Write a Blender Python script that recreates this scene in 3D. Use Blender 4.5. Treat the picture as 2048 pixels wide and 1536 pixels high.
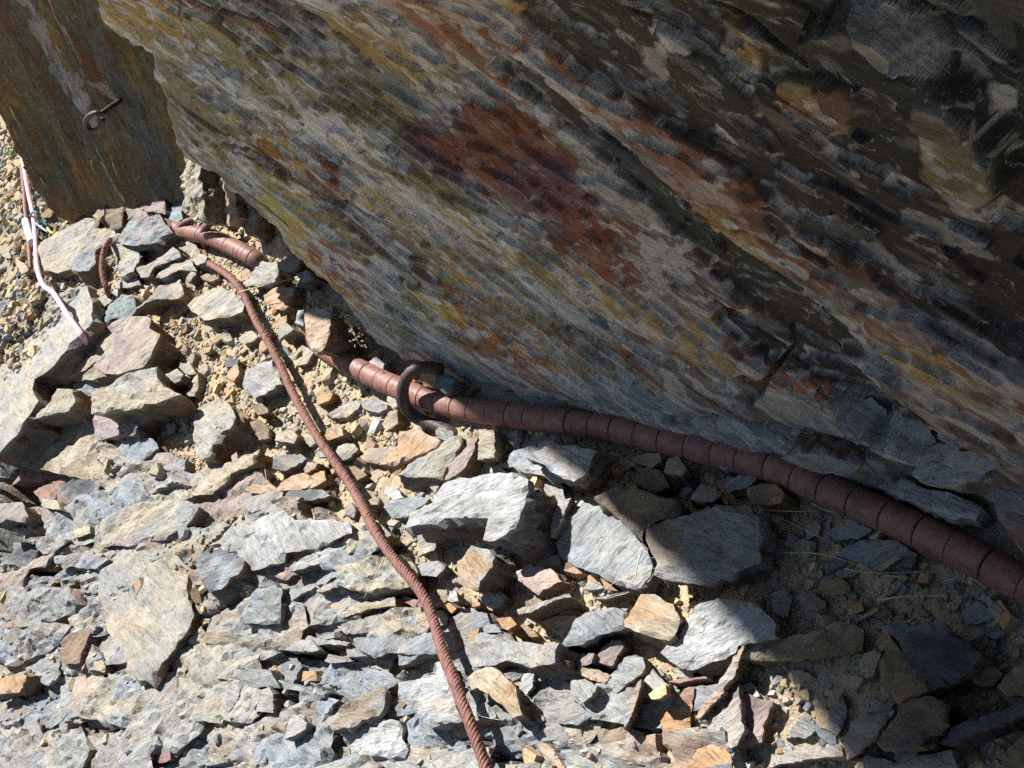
import bpy, math, random
import numpy as np
from mathutils import Vector, Matrix
from mathutils.geometry import delaunay_2d_cdt

for o in list(bpy.data.objects):
    bpy.data.objects.remove(o)
random.seed(7)
RNG = np.random.default_rng(11)
scene = bpy.context.scene
COL = scene.collection

# ------------------------------------------------------------------ camera
F = 2196.0                       # focal length in photo pixels (2048 wide)
PITCH = math.radians(42)
CAM = np.array([0.0, 0.0, 1.6])
sP, cP = math.sin(PITCH), math.cos(PITCH)
M = np.array([[1, 0, 0], [0, -sP, cP], [0, -cP, -sP]], float)   # camera (right, down, forward) -> world
cam = bpy.data.cameras.new("camera")
cam.sensor_width = 36.0
cam.lens = 36.0 * F / 2048.0
cam.clip_start = 0.02
cam.clip_end = 500
cam_o = bpy.data.objects.new("camera", cam)
cam_o.location = CAM
cam_o.rotation_euler = (math.pi / 2 - PITCH, 0, 0)
COL.objects.link(cam_o)
scene.camera = cam_o

def norm(v):
    v = np.asarray(v, float)
    return v / np.linalg.norm(v)

# the slope below the face: n.P = c in camera axes
GN = norm([.6, .42, .68])
GC = 1.55
NG = -GN                                            # its upward normal
_a, _b = .6, .8
SH = norm([_a, _b, -(GN[0] * _a + GN[1] * _b) / GN[2]])   # the way shadows fall on the slope
PHI = math.radians(50)
L = -SH * math.cos(PHI) + NG * math.sin(PHI)        # towards the sun
LW = M @ L

# ------------------------------------------------------------------ sky and sun
world = bpy.data.worlds.new("World")
scene.world = world
world.use_nodes = True
nt = world.node_tree
bg = nt.nodes["Background"]
sky = nt.nodes.new("ShaderNodeTexSky")
sky.sky_type = 'NISHITA'
sky.sun_disc = False
sky.sun_elevation = math.asin(LW[2])
sky.sun_rotation = math.atan2(LW[0], LW[1])
sky.altitude = 2600
sky.air_density = .75
sky.dust_density = .3
nt.links.new(sky.outputs[0], bg.inputs[0])
bg.inputs[1].default_value = SKY_STRENGTH = 0.05
sun = bpy.data.lights.new("sun", 'SUN')
sun.energy = 5.0
sun.angle = math.radians(.55)
sun.color = (1.0, .972, .925)
sun_o = bpy.data.objects.new("sun", sun)
sun_o.rotation_euler = Vector(LW).to_track_quat('Z', 'Y').to_euler()
sun_o.location = (0, 0, 6)
COL.objects.link(sun_o)
vs = scene.view_settings
vs.view_transform = 'Standard'
vs.look = 'None'
vs.gamma = 1
vs.use_curve_mapping = False
vs.exposure = 1.08
scene.cycles.use_denoising = False
scene.cycles.max_bounces = 4
scene.cycles.diffuse_bounces = 2
scene.cycles.glossy_bounces = 2
scene.cycles.transmission_bounces = 0
scene.cycles.volume_bounces = 0
scene.cycles.use_adaptive_sampling = True
scene.cycles.adaptive_threshold = 0.02

# ------------------------------------------------------------------ numbers and helpers
def ray(x, y):
    return np.stack([(np.asarray(x, float) - 1024) / F, (np.asarray(y, float) - 768) / F, np.ones(np.shape(x))], -1)

def at(x, y, h=0.0):
    """the place h metres above the slope that lies at this spot of the photo (camera axes)"""
    r = ray(x, y)
    return r * ((GC - np.asarray(h, float)) / (r @ GN))[..., None]

def on_plane(x, y, P0, n):
    r = ray(x, y)
    return r * ((P0 @ n) / (r @ n))[..., None]

def pix(P):
    return np.stack([P[..., 0] / P[..., 2] * F + 1024, P[..., 1] / P[..., 2] * F + 768], -1)

def W(P):
    return np.asarray(P) @ M.T + CAM

E1 = norm(np.array([1, 0, 0]) - NG * NG[0])
E2 = np.cross(NG, E1)
G0 = at(1024, 900)
def gpos(s, t, h=0):
    return G0 + np.multiply.outer(s, E1) + np.multiply.outer(t, E2) + np.multiply.outer(h, NG)
def gst(P):
    d = P - G0
    return d @ E1, d @ E2

def _hash(ix, iy, iz, seed):
    h = (ix.astype(np.uint32) * np.uint32(374761393) + iy.astype(np.uint32) * np.uint32(668265263)
         + iz.astype(np.uint32) * np.uint32(2147483647) + np.uint32(seed * 974711 + 17))
    h = (h ^ (h >> np.uint32(13))) * np.uint32(1274126177)
    h = (h ^ (h >> np.uint32(16))) * np.uint32(2246822519)
    h = h ^ (h >> np.uint32(15))
    return (h & np.uint32(0xffff)).astype(np.float32) / 32767.5 - 1.0

def vn(x, y, z=None, seed=0):
    x = np.asarray(x, np.float64); y = np.asarray(y, np.float64)
    z = np.zeros_like(x) if z is None else np.broadcast_to(np.asarray(z, np.float64), x.shape)
    ix, iy, iz = np.floor(x).astype(np.int64), np.floor(y).astype(np.int64), np.floor(z).astype(np.int64)
    fx, fy, fz = (x - ix), (y - iy), (z - iz)
    fx = fx * fx * (3 - 2 * fx); fy = fy * fy * (3 - 2 * fy); fz = fz * fz * (3 - 2 * fz)
    out = 0
    flat = not np.any(fz)
    for dz in ((0,) if flat else (0, 1)):
        wz = 1 if flat else (fz if dz else 1 - fz)
        a = _hash(ix, iy, iz + dz, seed) * (1 - fx) + _hash(ix + 1, iy, iz + dz, seed) * fx
        b = _hash(ix, iy + 1, iz + dz, seed) * (1 - fx) + _hash(ix + 1, iy + 1, iz + dz, seed) * fx
        out = out + wz * (a * (1 - fy) + b * fy)
    return out

def fbm(x, y, z=None, o=4, seed=0, g=.5):
    s, a, t = 0, 1.0, 0
    x = np.asarray(x); y = np.asarray(y)
    for i in range(o):
        s = s + a * vn(x, y, z, seed + i * 31)
        t += a; a *= g
        x = x * 2.03 + 7.1; y = y * 2.03 + 3.7
        z = None if z is None else np.asarray(z) * 2.03 + 1.3
    return s / t

def sm(e0, e1, x):
    t = np.clip((x - e0) / (e1 - e0), 0, 1)
    return t * t * (3 - 2 * t)

def mix(a, b, t):
    t = np.asarray(t)
    if t.ndim:
        t = t[..., None]
    return a * (1 - t) + b * t

def link(o, parent=None):
    COL.objects.link(o)
    if parent is not None:
        o.parent = parent
    return o

def tag(o, label=None, cat=None, group=None, kind=None):
    if label: o["label"] = label
    if cat: o["category"] = cat
    if group: o["group"] = group
    if kind: o["kind"] = kind
    return o

def mesh(name, V, Fs, mat=None, col=None, smooth=False, sharp=None):
    """V (n,3) float, Fs (m,3|4) int"""
    V = np.ascontiguousarray(V, np.float32); Fs = np.ascontiguousarray(Fs, np.int32)
    me = bpy.data.meshes.new(name)
    k = Fs.shape[1]
    me.vertices.add(len(V)); me.vertices.foreach_set("co", V.ravel())
    me.loops.add(Fs.size); me.loops.foreach_set("vertex_index", Fs.ravel())
    me.polygons.add(len(Fs))
    me.polygons.foreach_set("loop_start", np.arange(0, Fs.size, k, dtype=np.int32))
    me.polygons.foreach_set("use_smooth", np.full(len(Fs), bool(smooth)))
    me.update(calc_edges=True)
    if col is not None:
        ca = me.color_attributes.new("Col", 'FLOAT_COLOR', 'POINT')
        c4 = np.ones((len(V), 4), np.float32); c4[:, :3] = np.clip(col, 0.004, .95)
        ca.data.foreach_set("color", c4.ravel())
    if sharp and smooth:
        me.set_sharp_from_angle(angle=math.radians(sharp))
    if mat: me.materials.append(mat)
    return me

def obj(name, me, origin=None, parent=None):
    """origin in world; mesh given in world coordinates is shifted to it"""
    o = bpy.data.objects.new(name, me)
    if origin is not None:
        me.transform(Matrix.Translation(-Vector(origin)))
        o.location = origin
        if parent is not None:
            o.location = Vector(origin) - parent.location
    return link(o, parent)

def empty(name, loc):
    o = bpy.data.objects.new(name, None)
    o.location = loc
    o.empty_display_size = .05
    return link(o)

def catmull(P, step):
    P = np.asarray(P, float)
    Q = np.vstack([2 * P[0] - P[1], P, 2 * P[-1] - P[-2]])
    out = []
    for i in range(len(P) - 1):
        p0, p1, p2, p3 = Q[i:i + 4]
        n = max(2, int(np.linalg.norm(p2 - p1) / step * 4))
        t = np.linspace(0, 1, n, endpoint=False)[:, None]
        out.append(.5 * (2 * p1 + (p2 - p0) * t + (2 * p0 - 5 * p1 + 4 * p2 - p3) * t ** 2 + (3 * p1 - p0 - 3 * p2 + p3) * t ** 3))
    C = np.vstack(out + [P[-1:]])
    d = np.r_[0, np.cumsum(np.linalg.norm(np.diff(C, axis=0), axis=1))]
    n = max(2, int(round(d[-1] / step)))
    s = np.linspace(0, d[-1], n + 1)
    return np.stack([np.interp(s, d, C[:, k]) for k in range(C.shape[1])], -1)

def frames(C):
    T = np.gradient(C, axis=0); T /= np.linalg.norm(T, axis=1)[:, None]
    u = np.cross(T[0], [0.3, .2, .9]); u /= np.linalg.norm(u)
    U = [u]
    for i in range(1, len(C)):
        u = U[-1] - T[i] * (U[-1] @ T[i]); U.append(u / np.linalg.norm(u))
    U = np.array(U)
    return T, U, np.cross(T, U)

def tube(C, r, n=12, cap=True):
    """swept tube, r scalar or per point (or (points,n))"""
    T, U, B = frames(C)
    a = np.linspace(0, 2 * math.pi, n, endpoint=False)
    r = np.asarray(r, float)
    if r.ndim == 0: r = np.full((len(C), n), float(r))
    elif r.ndim == 1: r = np.repeat(r[:, None], n, 1)
    V = C[:, None] + r[..., None] * (np.cos(a)[None, :, None] * U[:, None] + np.sin(a)[None, :, None] * B[:, None])
    m = len(C)
    V = V.reshape(-1, 3)
    i, j = np.meshgrid(np.arange(m - 1), np.arange(n), indexing='ij')
    A = i * n + j; Bq = i * n + (j + 1) % n
    Fq = np.stack([A, Bq, Bq + n, A + n], -1).reshape(-1, 4)
    if cap:
        V = np.vstack([V, C[:1], C[-1:]])
        c0, c1 = len(V) - 2, len(V) - 1
        j = np.arange(n)
        Fq = np.vstack([Fq, np.stack([(j + 1) % n, j, np.full(n, c0), np.full(n, c0)], -1),
                        np.stack([(m - 1) * n + j, (m - 1) * n + (j + 1) % n, np.full(n, c1), np.full(n, c1)], -1)])
    return V, Fq

def fix_quads(Fq):
    """split into triangles, dropping degenerate halves"""
    t1 = Fq[:, [0, 1, 2]]; t2 = Fq[:, [0, 2, 3]]
    t2 = t2[t2[:, 1] != t2[:, 2]]
    return np.vstack([t1, t2])

# ------------------------------------------------------------------ materials
def nodes(name):
    m = bpy.data.materials.new(name)
    m.use_nodes = True
    t = m.node_tree
    return m, t, t.nodes["Principled BSDF"]

def N(t, typ, **kw):
    n = t.nodes.new(typ)
    for k, v in kw.items():
        setattr(n, k, v)
    return n

def noise(t, vec, scale, detail=5, rough=.6, dist=0.0):
    n = N(t, "ShaderNodeTexNoise")
    n.inputs["Scale"].default_value = scale
    n.inputs["Detail"].default_value = detail
    n.inputs["Roughness"].default_value = rough
    n.inputs["Distortion"].default_value = dist
    t.links.new(vec, n.inputs["Vector"])
    return n.outputs["Fac"]

def ramp(t, fac, stops):
    r = N(t, "ShaderNodeValToRGB")
    el = r.color_ramp.elements
    while len(el) < len(stops): el.new(.5)
    for e, (p, c) in zip(el, stops):
        e.position = p
        e.color = (c, c, c, 1) if np.isscalar(c) else (*c, 1)
    t.links.new(fac, r.inputs[0])
    return r.outputs[0]

def mixc(t, a, b, fac, mode='MIX'):
    n = N(t, "ShaderNodeMix", data_type='RGBA', blend_type=mode)
    for sock, v in ((n.inputs[6], a), (n.inputs[7], b), (n.inputs[0], fac)):
        if hasattr(v, "is_linked"): t.links.new(v, sock)
        elif np.isscalar(v): sock.default_value = v
        else: sock.default_value = (*v, 1)
    return n.outputs[2]

def bump(t, h, dist, strength, prev=None):
    n = N(t, "ShaderNodeBump")
    n.inputs["Distance"].default_value = dist
    n.inputs["Strength"].default_value = strength
    t.links.new(h, n.inputs["Height"])
    if prev is not None: t.links.new(prev, n.inputs["Normal"])
    return n.outputs["Normal"]

def mapping(t, vec, rot=(0, 0, 0), scale=(1, 1, 1)):
    n = N(t, "ShaderNodeMapping")
    n.inputs["Rotation"].default_value = rot
    n.inputs["Scale"].default_value = scale
    t.links.new(vec, n.inputs["Vector"])
    return n.outputs[0]

def frame_rot(ax, ay):
    """euler that turns world vectors into a frame with x along ax and y along ay"""
    ax = norm(ax); ay = norm(np.asarray(ay) - ax * (np.asarray(ay) @ ax)); az = np.cross(ax, ay)
    return Matrix([list(ax), list(ay), list(az)]).to_euler()

def rock_material(name, rot=None, stretch=(1, 1, 1), grain=.35, bmp=1.0, fleck=.5, pale=0.0, dark=0.0, crack=.45, step=.0058, turn=None, scale=45):
    """stone whose own colours come from the mesh, with grain, iron veins and flecks on top"""
    m, t, b = nodes(name)
    tc = N(t, "ShaderNodeNewGeometry").outputs["Position"]
    v = mapping(t, tc, rot, (1, 1, 1)) if rot is not None else tc
    if turn is not None:                       # each stone has its grain its own way round
        vr = N(t, "ShaderNodeVectorRotate", rotation_type='AXIS_ANGLE')
        vr.inputs["Axis"].default_value = (0, 1, 0)
        mm = N(t, "ShaderNodeMath", operation='MULTIPLY_ADD')
        mm.inputs[1].default_value = turn * 2; mm.inputs[2].default_value = -turn
        t.links.new(N(t, "ShaderNodeObjectInfo").outputs["Random"], mm.inputs[0])
        t.links.new(v, vr.inputs["Vector"]); t.links.new(mm.outputs[0], vr.inputs["Angle"])
        v = vr.outputs[0]
    vs_ = mapping(t, v, (0, 0, 0), stretch)
    col = N(t, "ShaderNodeAttribute", attribute_name="Col").outputs["Color"]
    n1 = noise(t, vs_, scale, 5, .68, .8)
    n2 = noise(t, vs_, 190, 2, .7)
    c = mixc(t, col, ramp(t, n1, [(.3, .55), (.5, 1.0), (.72, 1.45)]), grain * 1.7, 'MULTIPLY')
    c = mixc(t, c, ramp(t, n2, [(.3, .5), (.5, 1.0), (.7, 1.5)]), grain * 1.2, 'MULTIPLY')
    n4 = noise(t, vs_, 17, 3, .65, .8)
    c = mixc(t, c, mixc(t, c, (1.3, .88, .5), 1.0, 'MULTIPLY'), ramp(t, n4, [(.52, 0.0), (.62, fleck)]))
    # open cleavage cracks, dark with dirt
    vc = mapping(t, vs_, (0, 0, 0), (.45, 1, 1))
    n7 = noise(t, vc, 34, 3, .6, .4)
    c = mixc(t, c, (.05, .042, .035), ramp(t, n7, [(.478, 0.0), (.492, crack), (.500, crack), (.514, 0.0)]))
    if pale:
        n5 = noise(t, vs_, 40, 7, .76, 1.2)
        c = mixc(t, c, (.52, .51, .48), ramp(t, n5, [(.575, 0.0), (.63, pale)]))
        c = mixc(t, c, (.03, .028, .026), ramp(t, n5, [(.355, dark), (.41, 0.0)]))
    t.links.new(c, b.inputs["Base Color"])
    b.inputs["Roughness"].default_value = .8
    b.inputs["Specular IOR Level"].default_value = .28
    st = ramp(t, n1, [(.33, 0.0), (.37, .22), (.43, .26), (.455, .46), (.51, .50), (.535, .70), (.60, .74), (.63, 1.0)])
    nb = bump(t, st, step, .85 * bmp)
    nb = bump(t, n2, .0022, .8 * bmp, nb)
    t.links.new(nb, b.inputs["Normal"])
    return m

def plain(name, color, rough=.7, metal=0.0, var=.3, scale=60, spec=.3, bmpd=.0008):
    m, t, b = nodes(name)
    tc = N(t, "ShaderNodeNewGeometry").outputs["Position"]
    n1 = noise(t, tc, scale, 5, .65)
    n2 = noise(t, tc, scale * 6, 3, .6)
    c = mixc(t, color, ramp(t, n1, [(.3, 1 - var), (.5, 1.0), (.7, 1 + var)]), 1.0, 'MULTIPLY')
    c = mixc(t, c, ramp(t, n2, [(.3, 1 - var * .6), (.5, 1.0), (.7, 1 + var * .6)]), 1.0, 'MULTIPLY')
    t.links.new(c, b.inputs["Base Color"])
    b.inputs["Roughness"].default_value = rough
    b.inputs["Metallic"].default_value = metal
    b.inputs["Specular IOR Level"].default_value = spec
    t.links.new(bump(t, n2, bmpd, .6), b.inputs["Normal"])
    return m

def rust_material(name, base, orange, dark, rough=.55, scale=45):
    m, t, b = nodes(name)
    tc = N(t, "ShaderNodeNewGeometry").outputs["Position"]
    n1 = noise(t, tc, scale, 3, .68, .4)
    n2 = noise(t, tc, scale * 4.5, 3, .7)
    n3 = noise(t, tc, scale * 14, 1, .6)
    c = mixc(t, base, orange, ramp(t, n2, [(.46, 0.0), (.62, .75)]))
    c = mixc(t, c, dark, ramp(t, n1, [(.46, 0.0), (.64, .7)]))
    c = mixc(t, c, ramp(t, n3, [(.3, .75), (.5, 1.0), (.7, 1.25)]), .7, 'MULTIPLY')
    t.links.new(c, b.inputs["Base Color"])
    t.links.new(ramp(t, n2, [(.35, rough - .1), (.65, rough + .2)]), b.inputs["Roughness"])
    b.inputs["Specular IOR Level"].default_value = .45
    nb = bump(t, n2, .0012, .55)
    nb = bump(t, n3, .0005, .5, nb)
    t.links.new(nb, b.inputs["Normal"])
    return m

# ------------------------------------------------------------------ the slope
BEDX = [-300, 195, 195, 330, 470, 640, 730, 880, 1010, 1250, 1500, 1480, -300]
BEDY = [560, 575, 880, 930, 1010, 1000, 1075, 1180, 1290, 1330, 1420, 1750, 1750]
_d = gst(at(900, 1120)); _e = gst(at(500, 1200))
BQ = norm([_d[0] - _e[0], _d[1] - _e[1]])            # bedding trace on the slope
def bed_mask(s, t):
    xy = pix(gpos(s, t, 0))
    w = 26 * fbm(s * 7, t * 7, o=3, seed=301)
    X, Y = xy[..., 0] + w, xy[..., 1] + w
    d = seg_dist(np.array(BEDX + BEDX[:1], float), np.array(BEDY + BEDY[:1], float), X, Y)
    return np.where(inside(np.array(BEDX, float), np.array(BEDY, float), X, Y), 1, -1) * d

def bed_relief(s, t):
    """broken bedding: low ledges of unequal height with joints between the blocks"""
    p = s * BQ[0] + t * BQ[1]; r = -s * BQ[1] + t * BQ[0]
    w1 = .5 * fbm(p * 6, r * 9, o=3, seed=311); w2 = .45 * fbm(p * 7, r * 12, o=3, seed=312)
    row = np.floor(r * 8.5 + w2)
    cell = np.floor(p * 3.2 + w1 + row * .37)
    hc = _hash(cell.astype(np.int64), row.astype(np.int64), (row * 0).astype(np.int64), 5)
    hr = _hash(row.astype(np.int64), (row * 0).astype(np.int64), (row * 0).astype(np.int64), 9)
    fr = r * 8.5 + w2 - row; fc = p * 3.2 + w1 + row * .37 - cell
    joint = np.maximum(sm(.10, .03, fr), sm(.05, .015, fc))
    f = fbm(p * 8, r * 26, o=4, seed=313) * 3
    ter = (np.floor(f) + sm(.75, 1, f - np.floor(f))) / 3
    h = .024 * hc + .012 * hr + .020 * ter + .004 * fbm(p * 30, r * 70, o=2, seed=314) + .02 * (fr - .5) * hc
    return h - .034 * joint, hc, joint, p, r

def dirt_h(s, t):
    return -.12 * pit(s, t) + .022 * fbm(s * 2.1, t * 2.1, o=3, seed=5) + .010 * fbm(s * 9, t * 9, o=3, seed=9) + .004 * fbm(s * 45, t * 45, o=2, seed=13)

PITX = [60, 110, 180, 186, 192, 196, 120, 60, 10, 20]
PITY = [850, 800, 770, 800, 880, 1100, 1150, 1140, 1100, 960]
def pit(s, t):
    xy = pix(gpos(s, t, 0)); X, Y = xy[..., 0], xy[..., 1]
    d = seg_dist(np.array(PITX + PITX[:1], float), np.array(PITY + PITY[:1], float), X, Y)
    return sm(-14, 16, np.where(inside(np.array(PITX, float), np.array(PITY, float), X, Y), d, -d))

def rock_h(s, t):
    m = bed_mask(s, t)
    return dirt_h(s, t) * .6 + .06 * pit(s, t) + bed_relief(s, t)[0] + .028 - .05 * sm(10, -8, m) - .12 * pit(s, t), m

def ground_h(s, t):
    hr, m = rock_h(s, t)
    return np.where(m > -8, np.maximum(dirt_h(s, t), hr), dirt_h(s, t))

STRW = M @ norm(at(900, 1150) - at(500, 1200))       # bedding direction of the slope rock (world)
MAT_ROCK = rock_material("slate", frame_rot(STRW, M @ NG), (.28, 1.0, 1.0), grain=.27, bmp=.9, fleck=.22, turn=.8, step=.0042)

def axis(lo, hi, d, far):
    core = np.arange(lo, hi + d, d)
    ext = []
    x, k = 0, d
    while x < far:
        k *= 1.35; x += k; ext.append(x)
    ext = np.array(ext)
    return np.r_[(core[0] - ext)[::-1], core, core[-1] + ext]

def grid_faces(nu, nv):
    i, j = np.meshgrid(np.arange(nu - 1), np.arange(nv - 1), indexing='ij')
    a = i * nv + j
    return np.stack([a, a + nv, a + nv + 1, a + 1], -1).reshape(-1, 4)

def build_ground():
    sa = axis(-2.0, 1.0, .0068, 30); ta = axis(-1.15, .95, .0068, 30)
    S, T = np.meshgrid(sa, ta, indexing='ij')
    s, t = S.ravel(), T.ravel()
    h = dirt_h(s, t)
    P = gpos(s, t, h)
    n1 = fbm(s * 6, t * 6, o=4, seed=21); n2 = fbm(s * 22, t * 22, o=3, seed=22); n3 = fbm(s * 1.6, t * 1.6, o=3, seed=23)
    c = mix(np.array([.40, .31, .195]), np.array([.30, .255, .19]), sm(-.3, .4, n1))
    c = mix(c, np.array([.46, .36, .215]), sm(.1, .5, n2) * .6)
    c = mix(c, np.array([.26, .245, .22]), sm(.0, .5, n3) * .5)
    m, tr, b = nodes("dirt")
    tc = N(tr, "ShaderNodeNewGeometry").outputs["Position"]
    a1 = noise(tr, tc, 120, 3, .75); a2 = noise(tr, tc, 480, 2, .75)
    vor = N(tr, "ShaderNodeTexVoronoi"); vor.inputs["Scale"].default_value = 190
    tr.links.new(tc, vor.inputs["Vector"])
    col = N(tr, "ShaderNodeAttribute", attribute_name="Col").outputs["Color"]
    cc = mixc(tr, col, ramp(tr, a1, [(.3, .6), (.5, 1.0), (.72, 1.35)]), .8, 'MULTIPLY')
    cc = mixc(tr, cc, ramp(tr, a2, [(.3, .6), (.5, 1.0), (.7, 1.4)]), .8, 'MULTIPLY')
    tr.links.new(cc, b.inputs["Base Color"])
    b.inputs["Roughness"].default_value = .95
    b.inputs["Specular IOR Level"].default_value = .1
    nb = bump(tr, vor.outputs["Distance"], .003, .5)
    nb = bump(tr, a1, .004, .7, nb)
    tr.links.new(nb, b.inputs["Normal"])
    me = mesh("ground", W(P), grid_faces(len(sa), len(ta))[:, ::-1] if False else grid_faces(len(sa), len(ta)), m, c, smooth=True)
    o = obj("ground", me)
    tag(o, kind="structure")
    return o

def build_bedrock():
    d = .0060
    sa = np.arange(-2.75, .62, d); ta = np.arange(-1.0, 1.6, d)
    S, T = np.meshgrid(sa, ta, indexing='ij'); s, t = S.ravel(), T.ravel()
    h, m = rock_h(s, t)
    P = gpos(s, t, h)
    xy = pix(P)
    ok = (m > -9) & (xy[:, 0] > -260) & (xy[:, 1] < 1740)
    _, hc, joint, p, r = bed_relief(s, t)
    cb = mix(np.array([.19, .193, .19]), np.array([.285, .28, .262]), sm(-.6, .6, hc))
    cb = mix(cb, np.array([.175, .195, .215]), sm(.05, .2, fbm(p * 6, r * 14, o=4, seed=331)) * .8)
    cb = mix(cb, np.array([.30, .25, .18]), sm(.15, .4, fbm(p * 9, r * 16, o=3, seed=332)) * .6)
    cb = mix(cb, np.array([.24, .15, .10]), sm(.25, .5, fbm(p * 7, r * 10 + 5, o=3, seed=333)) * .6)
    cb = mix(cb, np.array([.11, .08, .055]), joint * .6)
    Fq = grid_faces(len(sa), len(ta)); Fq = Fq[ok[Fq].all(1)]
    used = np.unique(Fq); inv = np.zeros(len(s), np.int64); inv[used] = np.arange(len(used))
    o = obj("bedrock", mesh("bedrock", W(P[used]), inv[Fq], MAT_ROCK, cb[used], smooth=True, sharp=34))
    tag(o, kind="structure")
    return o

# ------------------------------------------------------------------ the rock face
FA = norm(at(2048, 1080) - at(700, 690))
NF = norm(np.cross(FA, L))
if NF[2] > 0: NF = -NF
FC = at(1000, 806)                                  # a point of its foot
FB = np.cross(NF, FA)
if FB[1] > 0: FB = -FB                              # up the face
def f_ab(x, y):
    P = on_plane(x, y, FC, NF) - FC
    return P @ FA, P @ FB
def f_pos(a, b, d):
    return FC + np.multiply.outer(a, FA) + np.multiply.outer(b, FB) + np.multiply.outer(d, NF)

def inside(px, py, x, y):
    r = np.zeros(x.shape, bool)
    n = len(px)
    for i in range(n):
        x1, y1, x2, y2 = px[i], py[i], px[i - 1], py[i - 1]
        if y1 == y2: continue
        c = ((y1 > y) != (y2 > y)) & (x < (x2 - x1) * (y - y1) / (y2 - y1) + x1)
        r ^= c
    return r

def seg_dist(px, py, x, y):
    d = np.full(x.shape, 1e9)
    for i in range(len(px) - 1):
        ax, ay, bx, by = px[i], py[i], px[i + 1], py[i + 1]
        t = np.clip(((x - ax) * (bx - ax) + (y - ay) * (by - ay)) / ((bx - ax) ** 2 + (by - ay) ** 2 + 1e-12), 0, 1)
        d = np.minimum(d, np.hypot(x - ax - t * (bx - ax), y - ay - t * (by - ay)))
    return d

# a stain on the face: centre, half lengths along and across the bedding, in pixels of the photo, and its bearing
def spot(X, Y, cx, cy, rl, rw, ang, wob):
    ca, sa = math.cos(math.radians(ang)), math.sin(math.radians(ang))
    u = ((X - cx) * ca + (Y - cy) * sa) / rl
    v = (-(X - cx) * sa + (Y - cy) * ca) / rw
    return sm(1.05, .90, np.sqrt(u * u + v * v) + wob)

OLIVE = np.array([.20, .165, .09]); GREYR = np.array([.30, .295, .275]); RUSTR = np.array([.215, .072, .032])
OCHRE = np.array([.34, .215, .06]); DARKR = np.array([.024, .025, .027]); WHITR = np.array([.50, .49, .47])
TEALR = np.array([.15, .19, .185]); PURPR = np.array([.115, .058, .066]); YELLR = np.array([.34, .28, .07])
BLUER = np.array([.20, .235, .26])

# edge of the main slab towards the left and the hollow under it (photo pixels)
EDGE = [(-900, -720), (-333, -200), (-203, -150), (-90, -136), (60, -110), (150, -80), (178, -20), (186, 30), (205, 62), (226, 88), (262, 100), (290, 118), (296, 160), (318, 205), (336, 262), (362, 318),
        (392, 338), (430, 362), (468, 398), (512, 428), (545, 470), (566, 505), (600, 535), (640, 576), (668, 606), (700, 640), (716, 676),
        (742, 700), (790, 728), (860, 744), (905, 764), (960, 786), (1060, 808), (1200, 826), (1400, 858), (1520, 880), (1640, 905), (1760, 930), (1900, 960), (2200, 1040)]

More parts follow.
